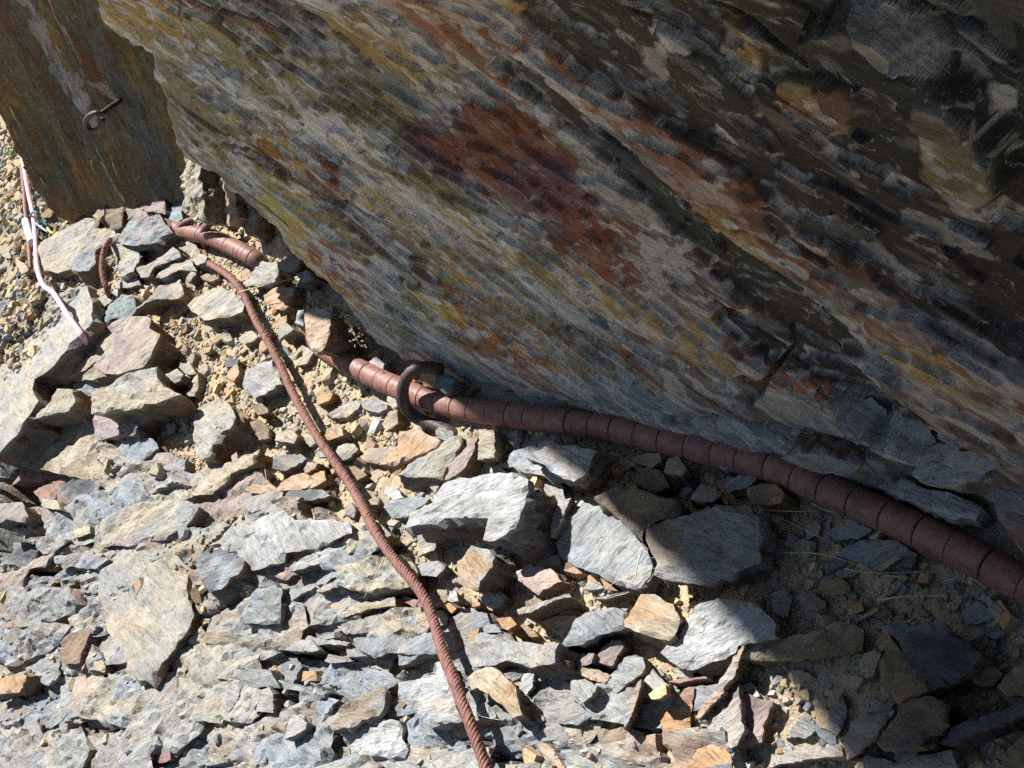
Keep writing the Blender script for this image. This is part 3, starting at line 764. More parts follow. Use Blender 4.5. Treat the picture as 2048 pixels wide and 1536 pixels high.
# name | colour, second colour | height of the top above the slope (m) | tilt | outline of the top in photo pixels | label
ROCKS = """
slab|w,t|.10|0|-30,660 12,620 40,601 82,588 121,582 172,570 182,605 182,640 166,658 150,678 125,712 109,731 88,747 68,757 64,778 76,801 57,821 47,845 29,866 12,888 -30,910|broad pale bedrock slab that the pink rope crosses at the left edge
slab|t,w|.06|0|109,464 141,449 170,435 185,435 186,458 221,457 238,466 232,478 207,486 190,497 165,515 150,535 133,541 115,547 78,540 74,500 85,478|cream coloured layered slab right of the pink rope's upper half
stone|b,w|.09|0|135,533 156,505 176,496 189,502 191,525 176,541 160,543 145,541|blue grey wedge of stone left of the short upright cable stub
stone|b,p|.10|0|232,482 252,453 277,421 295,425 299,435 316,427 344,464 311,484 277,492 254,490|twin peaked blue grey rock below the foot of the set back face
stone|w,t|.06|0|221,490 254,488 277,494 281,525 270,545 240,554 234,537 227,509|
stone|w,g|.07|0|271,535 289,529 324,509 344,492 357,502 363,515 340,519 307,535 297,552 279,554|
stone|w,t|.05|0|312,556 328,533 363,515 383,521 391,541 357,541 332,554|
stone|w,t|.03|0|234,566 271,550 279,568 254,576 230,576|
stone|t,k|.04|0|352,492 371,476 391,488 402,510 385,518 365,500|
stone|t,g|.09|0|266,617 305,589 316,572 361,566 367,588 357,597 309,597 277,611|
slab|p,t|.10|0|176,690 191,670 230,640 254,630 273,630 297,634 293,654 311,664 307,683 300,700 286,722 280,731 240,745 205,745 180,725|purplish grey layered rock with an orange fleck right of the broad pale slab
stone|g,T|.06|0|186,638 211,611 238,587 264,589 267,617 254,636 227,636 203,654 180,670|
stone|t,w|.04|0|182,600 215,580 238,575 240,588 205,612 187,630|
slab|t,w|.13|0|180,786 221,764 254,745 312,732 314,755 328,774 361,788 312,807 254,817 182,828|big cream slab with a clean vertical left edge over a dark pocket
stone|p,d|.08|0|184,829 234,821 305,813 287,835 270,866 234,872 195,882|
stone|W,w|.07|0|317,757 354,737 365,747 359,762 324,772|small white stone perched on the edge of the big cream slab
slab|b,W|.05|0|209,915 234,897 252,876 273,870 301,876 314,895 283,921 238,955 217,936|flat pale blue slab tilted on the gravel at the left
stone|r,p|.03|0|193,891 230,897 207,917 217,936 234,956 195,968|
stone|d,p|.02|0|118,1005 121,970 148,958 193,956 194,1020 192,1055 150,1062 110,1060 96,1040|blackish purple block on the left, below the red brown rocks
stone|r,d|.0|0|145,921 176,907 191,891 192,942 187,952 146,954|
stone|r,k|.0|0|47,921 59,903 98,901 117,915 133,934 117,952 59,960 23,973|
stone|r,k|.0|0|66,983 94,966 125,950 137,938 145,952 121,973 109,1000 82,1005|
stone|e,g|.12|0|68,839 94,809 117,778 143,778 148,805 137,821 105,827|greenish grey wedge above a dark red hollow at the left
stone|t,w|.08|0|125,755 166,739 197,712 176,710 152,729|
slab|g,t|.085|0|195,1055 199,1037 250,1012 289,1004 371,1000 398,1012 383,1039 367,1057 293,1084 254,1092 195,1090|
slab|e,g|.085|0|193,1141 238,1119 277,1096 301,1086 340,1098 363,1125 375,1148 371,1186 383,1219 379,1252 361,1273 340,1305 318,1340 301,1357 273,1359 252,1340 250,1315 235,1290 212,1260 203,1225 194,1190|tall olive grey bedrock slab with fine cracks in the lower left
stone|g,p|.10|0|-20,1004 45,1004 59,1033 49,1045 -20,1046|
stone|d,g|-.02|0|-20,1084 35,1082 70,1092 80,1093 66,1118 55,1135 -10,1130|
stone|g,p|.07|0|-20,1150 33,1140 64,1117 96,1105 109,1074 137,1078 102,1102 84,1133 55,1137 33,1187 -20,1195|
stone|p,k|.06|0|-20,1256 35,1211 59,1188 78,1191 82,1225 43,1252 12,1256|
stone|w,b|.04|0|31,1299 59,1264 78,1234 86,1236 84,1266 62,1281 52,1312 29,1310|
stone|g,e|.03|0|122,1133 129,1109 146,1105 168,1125 162,1148 145,1162 129,1150|
stone|o,k|.03|0|80,1125 109,1105 123,1111 121,1129 107,1141 82,1137|
stone|t,w|.05|0|145,1062 170,1049 179,1051 180,1066 150,1076|
stone|s,w|.02|0|90,1240 117,1240 123,1262 105,1268 86,1262|
stone|r,k|.07|0|119,1320 125,1271 137,1255 186,1254 176,1275 162,1300 156,1324 129,1328|maroon banded block left of the tall olive grey slab
stone|b,g|.05|0|64,1328 98,1304 104,1271 125,1254 121,1295 117,1345 94,1371 68,1357|
stone|s,o|.09|0|-20,1365 20,1349 55,1351 35,1384 -20,1390|orange brown block cut by the left edge of the picture
stone|w,g|.03|0|-20,1425 22,1427 41,1433 41,1464 20,1470 12,1500 -20,1508|
stone|g,b|.04|0|43,1466 57,1427 135,1425 125,1441 105,1457 64,1468 41,1490|
stone|s,r|.05|0|158,1345 170,1314 188,1263 207,1236 211,1254 189,1275 180,1300 168,1330|
stone|o,t|.04|0|180,1302 201,1314 211,1334 207,1345 193,1341 178,1320|
stone|g,b|.05|0|213,1345 271,1361 271,1377 242,1404 199,1416 203,1396 217,1377|
stone|w,s|.03|0|117,1353 160,1341 195,1353 215,1373 201,1402 172,1412 176,1441 146,1447 117,1412|
stone|b,g|.02|0|133,1451 166,1451 160,1466 137,1468|
slab|g,w|.06|0|281,1373 320,1345 350,1345 355,1384 359,1402 332,1435 309,1443 320,1490 305,1509 305,1545 215,1545 195,1490 240,1461 264,1431 281,1404|
stone|r,o|.05|0|307,1502 322,1498 340,1502 340,1519 328,1525 309,1525|
stone|o,t|.04|0|152,1496 160,1484 172,1513 168,1521 154,1519|
stone|w,b|.04|0|178,1496 207,1490 195,1519 178,1525|
stone|w,g|.02|0|82,1540 86,1513 105,1511 127,1482 137,1478 117,1519|
stone|t,w|.06|0|375,611 408,584 439,576 471,588 488,607 484,623 455,634 408,641 381,621|tan and grey rock just left of where the cable dips under small stones
stone|s,o|.06|0|523,588 541,576 564,570 586,576 576,611 562,619 545,615 525,601|salmon orange angular rock right of the upper cable
stone|w,t|.06|0|486,568 502,550 527,523 555,525 559,556 535,570 498,574|
stone|w,t|.08|0|555,525 585,505 600,520 592,535 570,545|
stone|s,W|.125|0|607,639 611,618 630,612 660,618 662,649 654,682 646,702 629,709 615,678|large upright block with a pale orange front lying on the pipe
stone|W,w|.09|0|588,643 595,620 607,618 605,651|
stone|t,e|.06|0|552,664 570,643 588,659 562,678|
stone|t,w|.02|0|576,713 601,688 625,702 611,725 595,729|
stone|W,w|.05|0|480,768 492,737 517,725 541,719 543,733 554,745 558,766 537,782 509,795 488,782|white pointed stone touching the left side of the cable
slab|e,w|.07|0|395,812 439,797 455,805 472,834 466,850 439,868 425,889 420,915 400,920 385,880 385,830|
stone|b,d|.02|0|447,727 459,715 478,721 474,731 453,735|
stone|t,o|.02|0|418,676 443,662 455,668 427,688|
stone|w,t|.02|0|650,829 693,805 720,799 716,815 693,834 666,836|
slab|s,o|.04|0|488,979 509,967 556,963 586,946 646,940 651,959 625,975 537,984 504,985|long thin orange slab just left of the cable's middle
stone|b,d|.04|0|543,936 546,911 603,909 613,918 588,932 572,942|dark blue grey knobbly stone above the long thin orange slab
slab|w,W|.08|0|406,1075 459,1041 521,1030 568,1020 586,1039 693,1041 697,1065 644,1090 570,1106 564,1123 521,1139 480,1145 488,1121 459,1102 420,1080|broad pale ledge with brown front edge left of the lower cable
stone|b,d|.08|0|385,1095 400,1079 420,1078 449,1096 478,1112 490,1121 478,1150 462,1155 445,1180 420,1185 395,1150|dark blue grey curved rock at the left end of the broad pale ledge
stone|w,b|.06|0|474,1006 509,991 537,985 568,985 566,1006 537,1016 505,1026|
stone|g,d|.05|0|552,1002 576,979 644,979 660,991 630,998 582,1000|
slab|t,e|.05|0|385,950 439,926 494,909 521,899 507,928 464,948 449,967 420,987 385,992|
slab|W,w|.075|0|572,1143 595,1121 644,1100 697,1067 699,1084 670,1114 654,1120 586,1141|bright white wedge shaped slab, uppermost of three parallel slabs left of the cable
slab|w,b|.06|0|629,1168 644,1153 693,1125 765,1100 773,1116 740,1127 660,1157 650,1170|grey slab running under the cable, middle one of three parallel slabs
slab|w,t|.07|0|630,1182 646,1170 693,1151 744,1133 748,1137 705,1159 644,1184|narrow pale slab, lowest of three parallel slabs left of the cable
stone|b,g|.09|0|486,1217 498,1192 517,1176 564,1176 562,1209 554,1245 521,1248 478,1245|upright blue grey layered block below the broad pale ledge
stone|w,b|.06|0|566,1176 603,1176 630,1172 601,1188 576,1205 568,1211|
stone|s,r|.03|0|656,1209 703,1186 707,1204 679,1229|
stone|t,w|.05|0|718,1209 789,1194 791,1211 736,1219 683,1235 681,1227|
stone|w,W|.04|0|615,1221 648,1217 652,1225 625,1235|
slab|g,b|.05|0|671,1252 732,1235 771,1227 800,1232 858,1233 861,1248 800,1254 740,1262 690,1268|
slab|w,g|.04|0|498,1285 517,1263 560,1250 576,1252 578,1275 572,1295 562,1304 494,1289|
slab|w,b|.06|0|431,1295 449,1273 486,1281 494,1291 562,1304 529,1318 451,1320 443,1302|
stone|s,t|.05|0|453,1263 472,1248 494,1254 498,1269 488,1281 459,1273|
stone|w,g|.06|0|570,1300 591,1281 621,1279 638,1299 625,1304 588,1302|
stone|g,b|.05|0|595,1281 611,1269 646,1279 701,1285 693,1291 634,1291|
stone|g,b|.05|0|693,1293 712,1291 748,1308 712,1314 695,1314|
stone|w,b|.05|0|648,1322 656,1308 693,1314 705,1322 656,1326|
slab|w,b|.06|0|545,1375 543,1357 564,1361 588,1371 634,1381 576,1379|
stone|k,o|.03|0|564,1345 576,1340 630,1341 632,1361 572,1365|
slab|d,b|.02|0|540,1330 580,1310 700,1325 702,1420 640,1430 550,1400|
stone|W,w|.09|0|568,1478 578,1437 588,1427 613,1445 611,1457 588,1470|white pointed stone standing near the bottom edge left of the cable
stone|w,t|.04|0|617,1431 644,1431 673,1422 691,1429 685,1461 658,1470 625,1451|
slab|W,b|.05|0|691,1431 701,1424 732,1429 800,1443 815,1500 805,1515 705,1509 701,1486 683,1470|large pale blue slab at the bottom edge left of the cable's end
stone|g,b|.07|0|720,1361 736,1336 771,1341 798,1361 771,1377 744,1381 722,1373|
slab|b,g|.07|0|703,1276 769,1272 805,1275 860,1290 870,1300 850,1305 781,1305 748,1317 712,1295|
stone|w,e|.07|0|385,1412 429,1414 443,1431 439,1447 385,1441|
stone|w,W|.07|0|451,1398 455,1379 468,1365 482,1373 476,1398 464,1416 453,1431|
stone|w,b|.06|0|425,1400 445,1369 464,1365 453,1392|
stone|w,g|.05|0|390,1386 421,1390 423,1400 390,1400|
stone|w,e|.08|0|515,1412 517,1384 537,1373 545,1388 545,1425 509,1424|
stone|t,w|.06|0|480,1410 486,1381 517,1363 533,1363 509,1381 488,1408|
stone|w,g|.05|0|472,1504 482,1470 503,1449 500,1480 478,1506|
stone|w,b|.05|0|466,1545 478,1506 500,1509 509,1525 505,1545|
stone|w,b|.05|0|541,1545 548,1517 568,1509 591,1484 609,1478 611,1506 607,1545|
stone|w,W|.04|0|652,1545 650,1502 681,1492 701,1496 705,1530 700,1545|
slab|W,w|.12|0|809,1055 818,1026 859,1002 883,965 969,942 1023,944 1057,959 1051,1006 1039,1037 1031,1055 990,1082 967,1080 978,1037 910,1034 852,1045|biggest pale block in the middle, its dark front facing the cable
slab|w,b|.06|0|768,1016 768,1002 824,993 859,996 816,1032 785,1037|
slab|e,g|.05|0|791,948 832,916 875,897 887,879 918,866 922,889 914,912 891,942 885,961 867,957|olive grey slab whose tip reaches the end of the iron hook
stone|p,r|.07|0|889,961 898,928 926,899 945,870 955,875 943,912 926,940 898,957|long purple grey stone below the pipe, left of the upright tan tile
stone|t,e|.075|0|957,858 988,860 990,916 955,920|upright tan tile shaped stone against the underside of the pipe
slab|W,b|.06|0|978,930 1023,899 1088,877 1111,885 1150,893 1190,900 1140,950 1110,955 1060,945|white flat slab half in shadow below the pipe
slab|W,b|.10|0|1055,916 1068,903 1100,890 1150,892 1192,902 1180,935 1150,965 1110,948 1090,930|pale blue slab with a red brown broken front, at the shadow edge below the pipe
stone|s,o|.03|0|756,928 789,897 799,862 832,856 885,881 871,895 836,909 789,928|
stone|w,W|.06|0|1102,1075 1104,1037 1117,1000 1143,996 1129,1022 1115,1055|
slab|w,b|.05|0|1107,1082 1121,1045 1150,1010 1160,990 1181,993 1224,1026 1252,1053 1277,1084 1296,1104 1304,1150 1300,1165 1294,1174 1267,1180 1224,1166 1199,1149 1150,1133 1115,1112|large smooth grey slab crossed by the shadow edge, right of the biggest pale block
stone|d,k|.07|0|1185,991 1234,973 1271,971 1314,993 1355,998 1361,1012 1357,1030 1298,1047 1287,1061 1285,1084 1252,1051 1224,1026|dark rough rock in the shade behind the large smooth grey slab
slab|g,k|.09|0|1285,1075 1298,1045 1335,1039 1423,1018 1431,1008 1498,1012 1521,1045 1525,1075 1515,1094 1517,1121 1472,1143 1462,1151 1404,1166 1334,1160 1306,1149 1312,1125 1298,1102|largest brown grey slab lying wholly in the shade
stone|k,o|.06|0|1492,975 1521,965 1550,967 1565,985 1560,1005 1535,1010 1505,1005 1490,990|
stone|p,r|.05|0|1379,998 1402,965 1443,985 1427,1004|
stone|k,t|.05|0|1328,944 1336,918 1355,911 1373,936 1363,952|
stone|k,t|.04|0|1259,916 1277,909 1318,905 1322,918 1302,934 1275,926|
stone|d,k|.04|0|1270,930 1320,940 1340,975 1310,985 1270,965|
stone|b,g|.04|0|1447,967 1480,950 1515,955 1500,970 1455,985|
stone|w,o|.09|0|913,1164 915,1123 933,1100 944,1091 980,1100 990,1115 976,1149 956,1182 941,1178|whitish block with rusty top just below the biggest pale block
stone|s,p|.05|0|1017,1147 1056,1129 1101,1137 1122,1162 1075,1190 1060,1178|dusty pink flat stone below the large smooth grey slab
slab|w,W|.085|0|1034,1219 1091,1200 1136,1186 1142,1194 1112,1198 1060,1225 1036,1229|bar shaped slab on edge with a dark front, below the dusty pink stone
stone|r,s|.03|0|808,1204 845,1194 898,1189 884,1211 853,1215 829,1215|flat red brown stone lying under the cable
stone|W,w|.05|0|894,1200 902,1182 911,1182 917,1202 902,1204|
stone|o,r|.03|0|886,1215 896,1205 913,1217 904,1227|
stone|w,g|.02|0|909,1233 917,1217 952,1215 966,1225 937,1241|
stone|w,W|.03|0|960,1194 995,1178 1007,1190 999,1209 980,1217 962,1204|
stone|o,k|.05|0|991,1237 1019,1233 1032,1248 1015,1260 1003,1256|
stone|w,b|.03|0|960,1252 989,1248 1003,1264 970,1266|
stone|s,t|.03|0|1073,1245 1112,1231 1152,1233 1136,1254 1093,1252|
slab|g,b|.085|0|1116,1297 1132,1272 1150,1237 1180,1222 1228,1215 1255,1225 1246,1254 1214,1266 1173,1280 1150,1290|steep blue grey slab leaning against the tan round topped rock
slab|g,w|.07|0|919,1305 937,1284 976,1278 1060,1284 1120,1286 1113,1301 1110,1325 1060,1335 1013,1321 989,1330 945,1334|long grey bedrock band right of the lower cable
slab|g,b|.06|0|795,1280 864,1264 900,1262 905,1297 878,1305 835,1311 814,1327 795,1330|
stone|g,r|.05|0|1099,1332 1116,1307 1190,1307 1183,1327 1132,1332|
stone|t,o|.11|0|933,1353 968,1332 988,1336 1030,1373 1040,1427 1023,1433 1003,1408 984,1396 952,1373 941,1379|rough tan crusted rock just right of the cable's lower end
slab|W,b|.09|0|795,1363 870,1353 872,1324 882,1322 898,1361 909,1402 921,1441 874,1449 857,1455 835,1437 818,1412 795,1396|pale block with a rusty brown front directly under the lower cable
stone|W,w|.06|0|1038,1377 1046,1347 1068,1347 1064,1373 1052,1390|
stone|W,w|.05|0|1052,1340 1083,1336 1081,1363 1070,1353|
stone|w,b|.07|0|1140,1361 1169,1357 1193,1371 1183,1392 1167,1404 1140,1388|
stone|t,s|.05|0|1152,1345 1161,1330 1200,1341 1222,1352 1210,1368 1171,1355|
stone|e,g|.05|0|1040,1402 1060,1400 1089,1439 1081,1447 1060,1431|
stone|g,b|.05|0|1120,1418 1144,1396 1171,1422 1189,1429 1152,1451 1116,1447|
slab|w,b|.03|0|1079,1476 1132,1468 1163,1478 1200,1490 1205,1515 1112,1500|
stone|s,t|.05|0|1073,1488 1089,1486 1112,1509 1132,1545 1105,1545|
stone|W,b|.04|0|795,1519 829,1513 857,1517 812,1540|
stone|t,w|.05|0|845,1545 855,1519 872,1519 878,1545|
stone|d,b|.03|0|985,1480 1010,1460 1060,1470 1070,1500 1020,1520 990,1515|
stone|t,o|.09|0|1246,1252 1259,1221 1277,1186 1302,1184 1326,1202 1345,1207 1359,1237 1347,1270 1336,1280 1314,1276 1277,1264|tan round topped rock with a rusty front, left of the brightest white slab
slab|W,W|.08|0|1320,1305 1351,1266 1367,1237 1388,1209 1433,1194 1511,1205 1548,1245 1545,1268 1504,1284 1470,1287 1466,1303 1410,1327 1379,1338 1357,1334|brightest flat white slab, cut by the shadow edge
stone|r,p|.05|0|1193,1323 1203,1299 1226,1280 1244,1282 1248,1295 1226,1332|
stone|t,w|.03|0|1228,1334 1255,1315 1267,1332 1242,1348|
stone|W,w|.03|0|1168,1178 1173,1166 1199,1164 1207,1176 1185,1180|
stone|o,k|.04|0|1199,1153 1214,1164 1236,1182 1209,1178|
stone|w,g|.05|0|1189,1198 1255,1182 1259,1184 1214,1198|
slab|k,t|.045|0|1480,1287 1550,1283 1600,1270 1640,1262 1672,1240 1728,1258 1727,1300 1690,1312 1640,1318 1590,1324 1540,1322 1490,1318|brown slab half in shade right of the brightest white slab
stone|s,w|.065|0|1468,1306 1491,1289 1481,1318 1471,1353 1452,1373 1442,1396 1405,1431 1397,1441 1392,1436 1430,1385 1450,1350 1465,1325|thin pale fin of rock standing on edge below the brightest white slab
slab|p,w|.06|0|1415,1451 1452,1412 1479,1373 1481,1431 1487,1459 1473,1490 1460,1496 1438,1482 1403,1480|
stone|p,r|.04|0|1483,1384 1520,1398 1544,1402 1522,1451 1522,1484 1473,1490 1487,1459|
stone|o,s|.06|0|1376,1529 1401,1488 1434,1482 1460,1509 1471,1545 1372,1545|
slab|g,b|.06|0|1241,1500 1253,1455 1278,1461 1315,1472 1321,1509 1325,1515 1309,1529 1247,1527|
stone|w,s|.10|0|1257,1406 1276,1363 1284,1359 1266,1422 1255,1445 1247,1457|
stone|g,w|.07|0|1278,1392 1286,1361 1304,1336 1317,1353 1335,1369 1335,1384 1298,1392|
stone|y,t|.10|0|1296,1388 1321,1371 1331,1369 1333,1388 1317,1398 1302,1398|pale yellow stone, the only one so yellow, near the bottom
stone|o,r|.06|0|1317,1441 1341,1408 1366,1377 1386,1373 1376,1451 1362,1490 1341,1509 1325,1470|
stone|b,g|.05|0|1386,1373 1452,1365 1444,1390 1425,1412 1388,1422|
stone|r,s|.06|0|1335,1363 1411,1353 1415,1357 1356,1367|
stone|W,w|.03|0|1483,1371 1503,1365 1520,1392 1505,1398|
slab|w,g|.03|0|1550,1511 1623,1494 1681,1489 1686,1511 1647,1516 1574,1528 1535,1535|
slab|w,g|.07|0|1689,1492 1701,1443 1715,1436 1790,1420 1759,1462 1750,1482 1711,1511 1696,1521|pale block at the tip of the shadow near the bottom edge
slab|d,k|.10|0|1750,1482 1808,1399 1861,1389 1890,1406 1886,1443 1854,1467 1842,1494 1764,1496|
stone|k,o|.10|0|1757,1333 1769,1302 1762,1251 1769,1251 1805,1307 1847,1353 1854,1382 1808,1397 1796,1409 1776,1380|tilted orange brown slab with blue white streaks, in the shade at lower right
slab|d,b|.085|0|1769,1251 1784,1241 1878,1241 1910,1265 1939,1285 1964,1309 1944,1333 1915,1362 1854,1382 1805,1307|big dark navy slab in the shade at lower right
slab|d,r|.08|0|1878,1486 1903,1455 1964,1431 2060,1400 2060,1420 1988,1450 1915,1474 1890,1491|
stone|k,t|.06|0|1993,1375 2012,1348 2060,1315 2060,1394 2012,1394|
stone|k,b|.06|0|2005,1504 2060,1460 2060,1545 2000,1545|
slab|t,w|.04|0|1725,1516 1735,1511 1793,1526 1881,1504 1905,1501 1920,1545 1725,1545|
stone|b,d|.06|0|1786,1516 1801,1496 1837,1491 1825,1509 1793,1523|
stone|b,g|.04|0|1647,1065 1698,1036 1741,1057 1714,1076 1666,1078|
slab|b,k|.03|0|1671,1108 1727,1081 1794,1081 1832,1108 1826,1137 1741,1135|
stone|t,k|.05|0|1746,1137 1794,1108 1802,1116 1762,1143|
stone|o,k|.04|0|1636,1177 1650,1161 1682,1156 1698,1169 1701,1183 1661,1191|
stone|b,g|.04|0|1917,1231 1952,1199 1987,1223 1979,1244 1934,1247|
stone|b,g|.04|0|1958,1196 1966,1183 2006,1220 1998,1228|
stone|o,k|.06|0|1832,1164 1840,1145 1856,1148 1856,1164|
stone|k,o|.03|0|1693,1207 1722,1199 1727,1220 1711,1226|
stone|b,g|.03|0|1768,1185 1805,1169 1794,1183 1778,1193|
stone|k,t|.03|0|1706,1239 1754,1215 1757,1220 1714,1244|
stone|t,k|.06|0|184,431 211,406 207,429 195,441|
stone|d,k|.06|0|211,406 230,400 252,408 244,453 221,459 207,439|black shaded stone in the gap under the set back face
stone|p,r|.06|0|252,412 273,395 332,395 330,429 293,423 277,421 254,439|
stone|T,b|.05|0|332,404 361,395 367,439 352,457 340,451|teal stained stone at the corner where the two faces meet
stone|W,b|.20|0|1822,948 1836,905 1872,886 1936,890 1976,936 1958,962 1900,972 1850,968|rounded bluish rock behind the pipe at the right
stone|r,b|.24|0|1976,975 1984,940 2006,928 2070,948 2070,1120 2022,1078 1990,1030|purple streaked block at the right edge, behind the pipe
stone|W,b|.10|0|1752,968 1800,952 1850,975 1905,985 1962,1010 1950,1040 1895,1035 1830,1005|blue white shattered rock just above the pipe at the right
stone|T,b|.09|0|868,750 884,742 908,758 902,778 888,786 872,776|teal stone wedged between the iron hook and the face
stone|W,w|.05|0|735,725 752,712 768,728 764,742 748,744|white stone in the gap between pipe and face
stone|t,w|.05|0|384,518 398,506 414,512 410,524 392,530|
stone|w,t|.06|0|590,548 612,540 626,556 604,566|
stone|b,w|.05|0|1420,925 1448,912 1470,925 1450,940|
"""
MATS_SIDE = np.array([.15, .095, .055])
TABLE = []
for line in ROCKS.strip().splitlines():
    nm, cc, h, tl, pts, lab = line.split('|')
    c1, c2 = cc.split(',')
    TABLE.append((nm, c1, c2, float(h), np.array([[float(v) for v in q.split(',')] for q in pts.split()]), lab.strip()))

def resample(poly, step, jit, rng):
    """walk round an outline, adding ragged points"""
    n = len(poly); out = []
    for i in range(n):
        p, q = poly[i], poly[(i + 1) % n]
        d = q - p; ln = np.hypot(*d)
        k = max(1, int(ln / step))
        t = np.arange(k) / k
        nrm = np.array([-d[1], d[0]]) / max(ln, 1e-6)
        env = np.sin(np.pi * t) ** .5 if k > 1 else np.zeros(1)
        w = np.cumsum(rng.normal(size=k)); w -= np.linspace(0, w[-1], k) if k > 1 else w
        w = w * .55 + rng.normal(size=k) * .45
        out.append(p + t[:, None] * d + (w * env * jit)[:, None] * nrm)
    return np.vstack(out)

def slab_mesh(name, poly, h, c1, c2, rng, tilt=9.0, depth=None, base_n=None, base_p=None, amp=1.0, mat=None):
    """an angular piece of slate: ragged flat top with cleavage steps, layered broken sides going into the ground"""
    cen = poly.mean(0)
    n0 = NG if base_n is None else base_n
    P0 = at(cen[0], cen[1], h) if base_p is None else base_p
    ax = norm(np.cross(n0, [rng.normal(), rng.normal(), rng.normal()]))
    an = math.radians(rng.normal() * tilt * .6)
    nn = norm(n0 * math.cos(an) + np.cross(ax, n0) * math.sin(an))
    size_px = math.sqrt(abs(np.sum(poly[:, 0] * np.roll(poly[:, 1], -1) - poly[:, 1] * np.roll(poly[:, 0], -1))) / 2)
    mpp = P0[2] / F
    size = size_px * mpp
    step = max(4.0, min(11.0, size_px / 8))
    ring = resample(poly, step, min(2.6, size_px * .035), rng)
    R3 = on_plane(ring[:, 0], ring[:, 1], P0, nn)
    ex = norm(np.cross(nn, [0.1, 1, .2])); ey = np.cross(nn, ex)
    loc = np.stack([(R3 - P0) @ ex, (R3 - P0) @ ey], -1)
    area = np.sum(loc[:, 0] * np.roll(loc[:, 1], -1) - loc[:, 1] * np.roll(loc[:, 0], -1))
    if area < 0: loc = loc[::-1]
    # interior points
    g = max(.007, size / 15)
    lo, hi = loc.min(0), loc.max(0)
    gx, gy = np.meshgrid(np.arange(lo[0], hi[0], g), np.arange(lo[1], hi[1], g))
    I = np.stack([gx.ravel(), gy.ravel()], -1) + rng.uniform(-.38, .38, (gx.size, 2)) * g
    I = I[inside(loc[:, 0], loc[:, 1], I[:, 0], I[:, 1])]
    if len(I):
        dd = seg_dist(np.r_[loc[:, 0], loc[0, 0]], np.r_[loc[:, 1], loc[0, 1]], I[:, 0], I[:, 1])
        I, dd = I[dd > g * .45], dd[dd > g * .45]
    n = len(loc)
    pts = [Vector(p) for p in np.vstack([loc, I])]
    out = delaunay_2d_cdt(pts, [(i, (i + 1) % n) for i in range(n)], [], 1, 1e-6)
    V2 = np.array([[v.x, v.y] for v in out[0]]); T = [f for f in out[2] if len(f) == 3]
    if not T: return None
    T = np.array(T)
    v1, v2 = V2[T[:, 1]] - V2[T[:, 0]], V2[T[:, 2]] - V2[T[:, 0]]
    fl = (v1[:, 0] * v2[:, 1] - v1[:, 1] * v2[:, 0]) < 0
    T[fl] = T[fl][:, ::-1]
    # boundary loop as it came out
    ecount = {}
    for tri in T:
        for k in range(3):
            a, b = tri[k], tri[(k + 1) % 3]
            ecount[(a, b)] = 1
    nxt = {a: b for (a, b) in ecount if (b, a) not in ecount}
    start = next(iter(nxt)); loop = [start]
    while True:
        q = nxt.get(loop[-1])
        if q is None or q == start or len(loop) > 5000: break
        loop.append(q)
    loop = np.array(loop)
    sd = int(rng.integers(1, 9999))
    bed = rng.uniform(0, .5) if True else 0
    cb, sb = math.cos(bed), math.sin(bed)
    X, Y = V2[:, 0] * cb + V2[:, 1] * sb, -V2[:, 0] * sb + V2[:, 1] * cb
    f1 = fbm(X * 9, Y * 17, o=4, seed=sd)
    kq = 3.0
    ter = np.floor(f1 * kq) + sm(.72, 1.0, f1 * kq - np.floor(f1 * kq))
    z = amp * min(.010, size * .10) * (ter / kq * 1.1 + .5 * fbm(X * 30, Y * 55, o=2, seed=sd + 3) + .8 * fbm(X * 3.2, Y * 3.2, o=2, seed=sd + 5))
    isb = np.zeros(len(V2), bool); isb[loop] = True
    z = z - isb * np.abs(rng.normal(size=len(V2))) * min(.003, size * .03)
    P = P0 + np.outer(V2[:, 0], ex) + np.outer(V2[:, 1], ey) + np.outer(z, nn)
    col1, col2 = np.array(PAL[c1]), np.array(PAL[c2])
    m1 = sm(-.08, .22, fbm(X * 11 + 3, Y * 20, o=4, seed=sd + 11))
    C = mix(np.broadcast_to(col1, P.shape), col2, m1 * .75)
    C = mix(C, np.array([.42, .27, .14]), sm(.22, .5, fbm(X * 7, Y * 10, o=4, seed=sd + 17)) * .22)
    C = C * (1 + .14 * fbm(X * 26, Y * 40, o=2, seed=sd + 19))[:, None]
    # sides
    dep = (h + .045) if depth is None else depth
    nr = max(3, min(9, int(dep / .014)))
    lp = V2[loop]; cent = lp.mean(0)
    tang = np.roll(lp, -1, 0) - np.roll(lp, 1, 0)
    outw = np.stack([tang[:, 1], -tang[:, 0]], -1); outw /= np.linalg.norm(outw, axis=1)[:, None] + 1e-9
    s = np.r_[0, np.cumsum(np.linalg.norm(np.diff(lp, axis=0), axis=1))]
    shear = rng.normal(size=2) * .10
    under = rng.uniform(-.05, .30)
    Vs, Cs, Fs = [P], [C], [T]
    prev = loop; base = len(P)
    sidec = mix(MATS_SIDE * rng.uniform(.6, 1.5), col1 * .55, rng.uniform(.15, .75))
    for k in range(1, nr + 1):
        u = k / nr; dk = dep * (u ** 1.1)
        off = -under * dk * .6 + min(.008, size * .08) * (vn(s * 40, np.full_like(s, k * 1.9), seed=sd + 23) + .9 * vn(np.full_like(s, k * 2.7), s * 6, seed=sd + 29)) + min(.004, size * .03) * rng.normal(size=len(s))
        q2 = lp + outw * off[:, None] + shear * dk
        Pk = P0 + np.outer(q2[:, 0], ex) + np.outer(q2[:, 1], ey) - np.outer(np.full(len(s), dk), nn) + np.outer(z[loop] * (1 - u), nn)
        cur = base + np.arange(len(s))
        a, b = prev, np.roll(prev, -1); c_, d_ = np.roll(cur, -1), cur
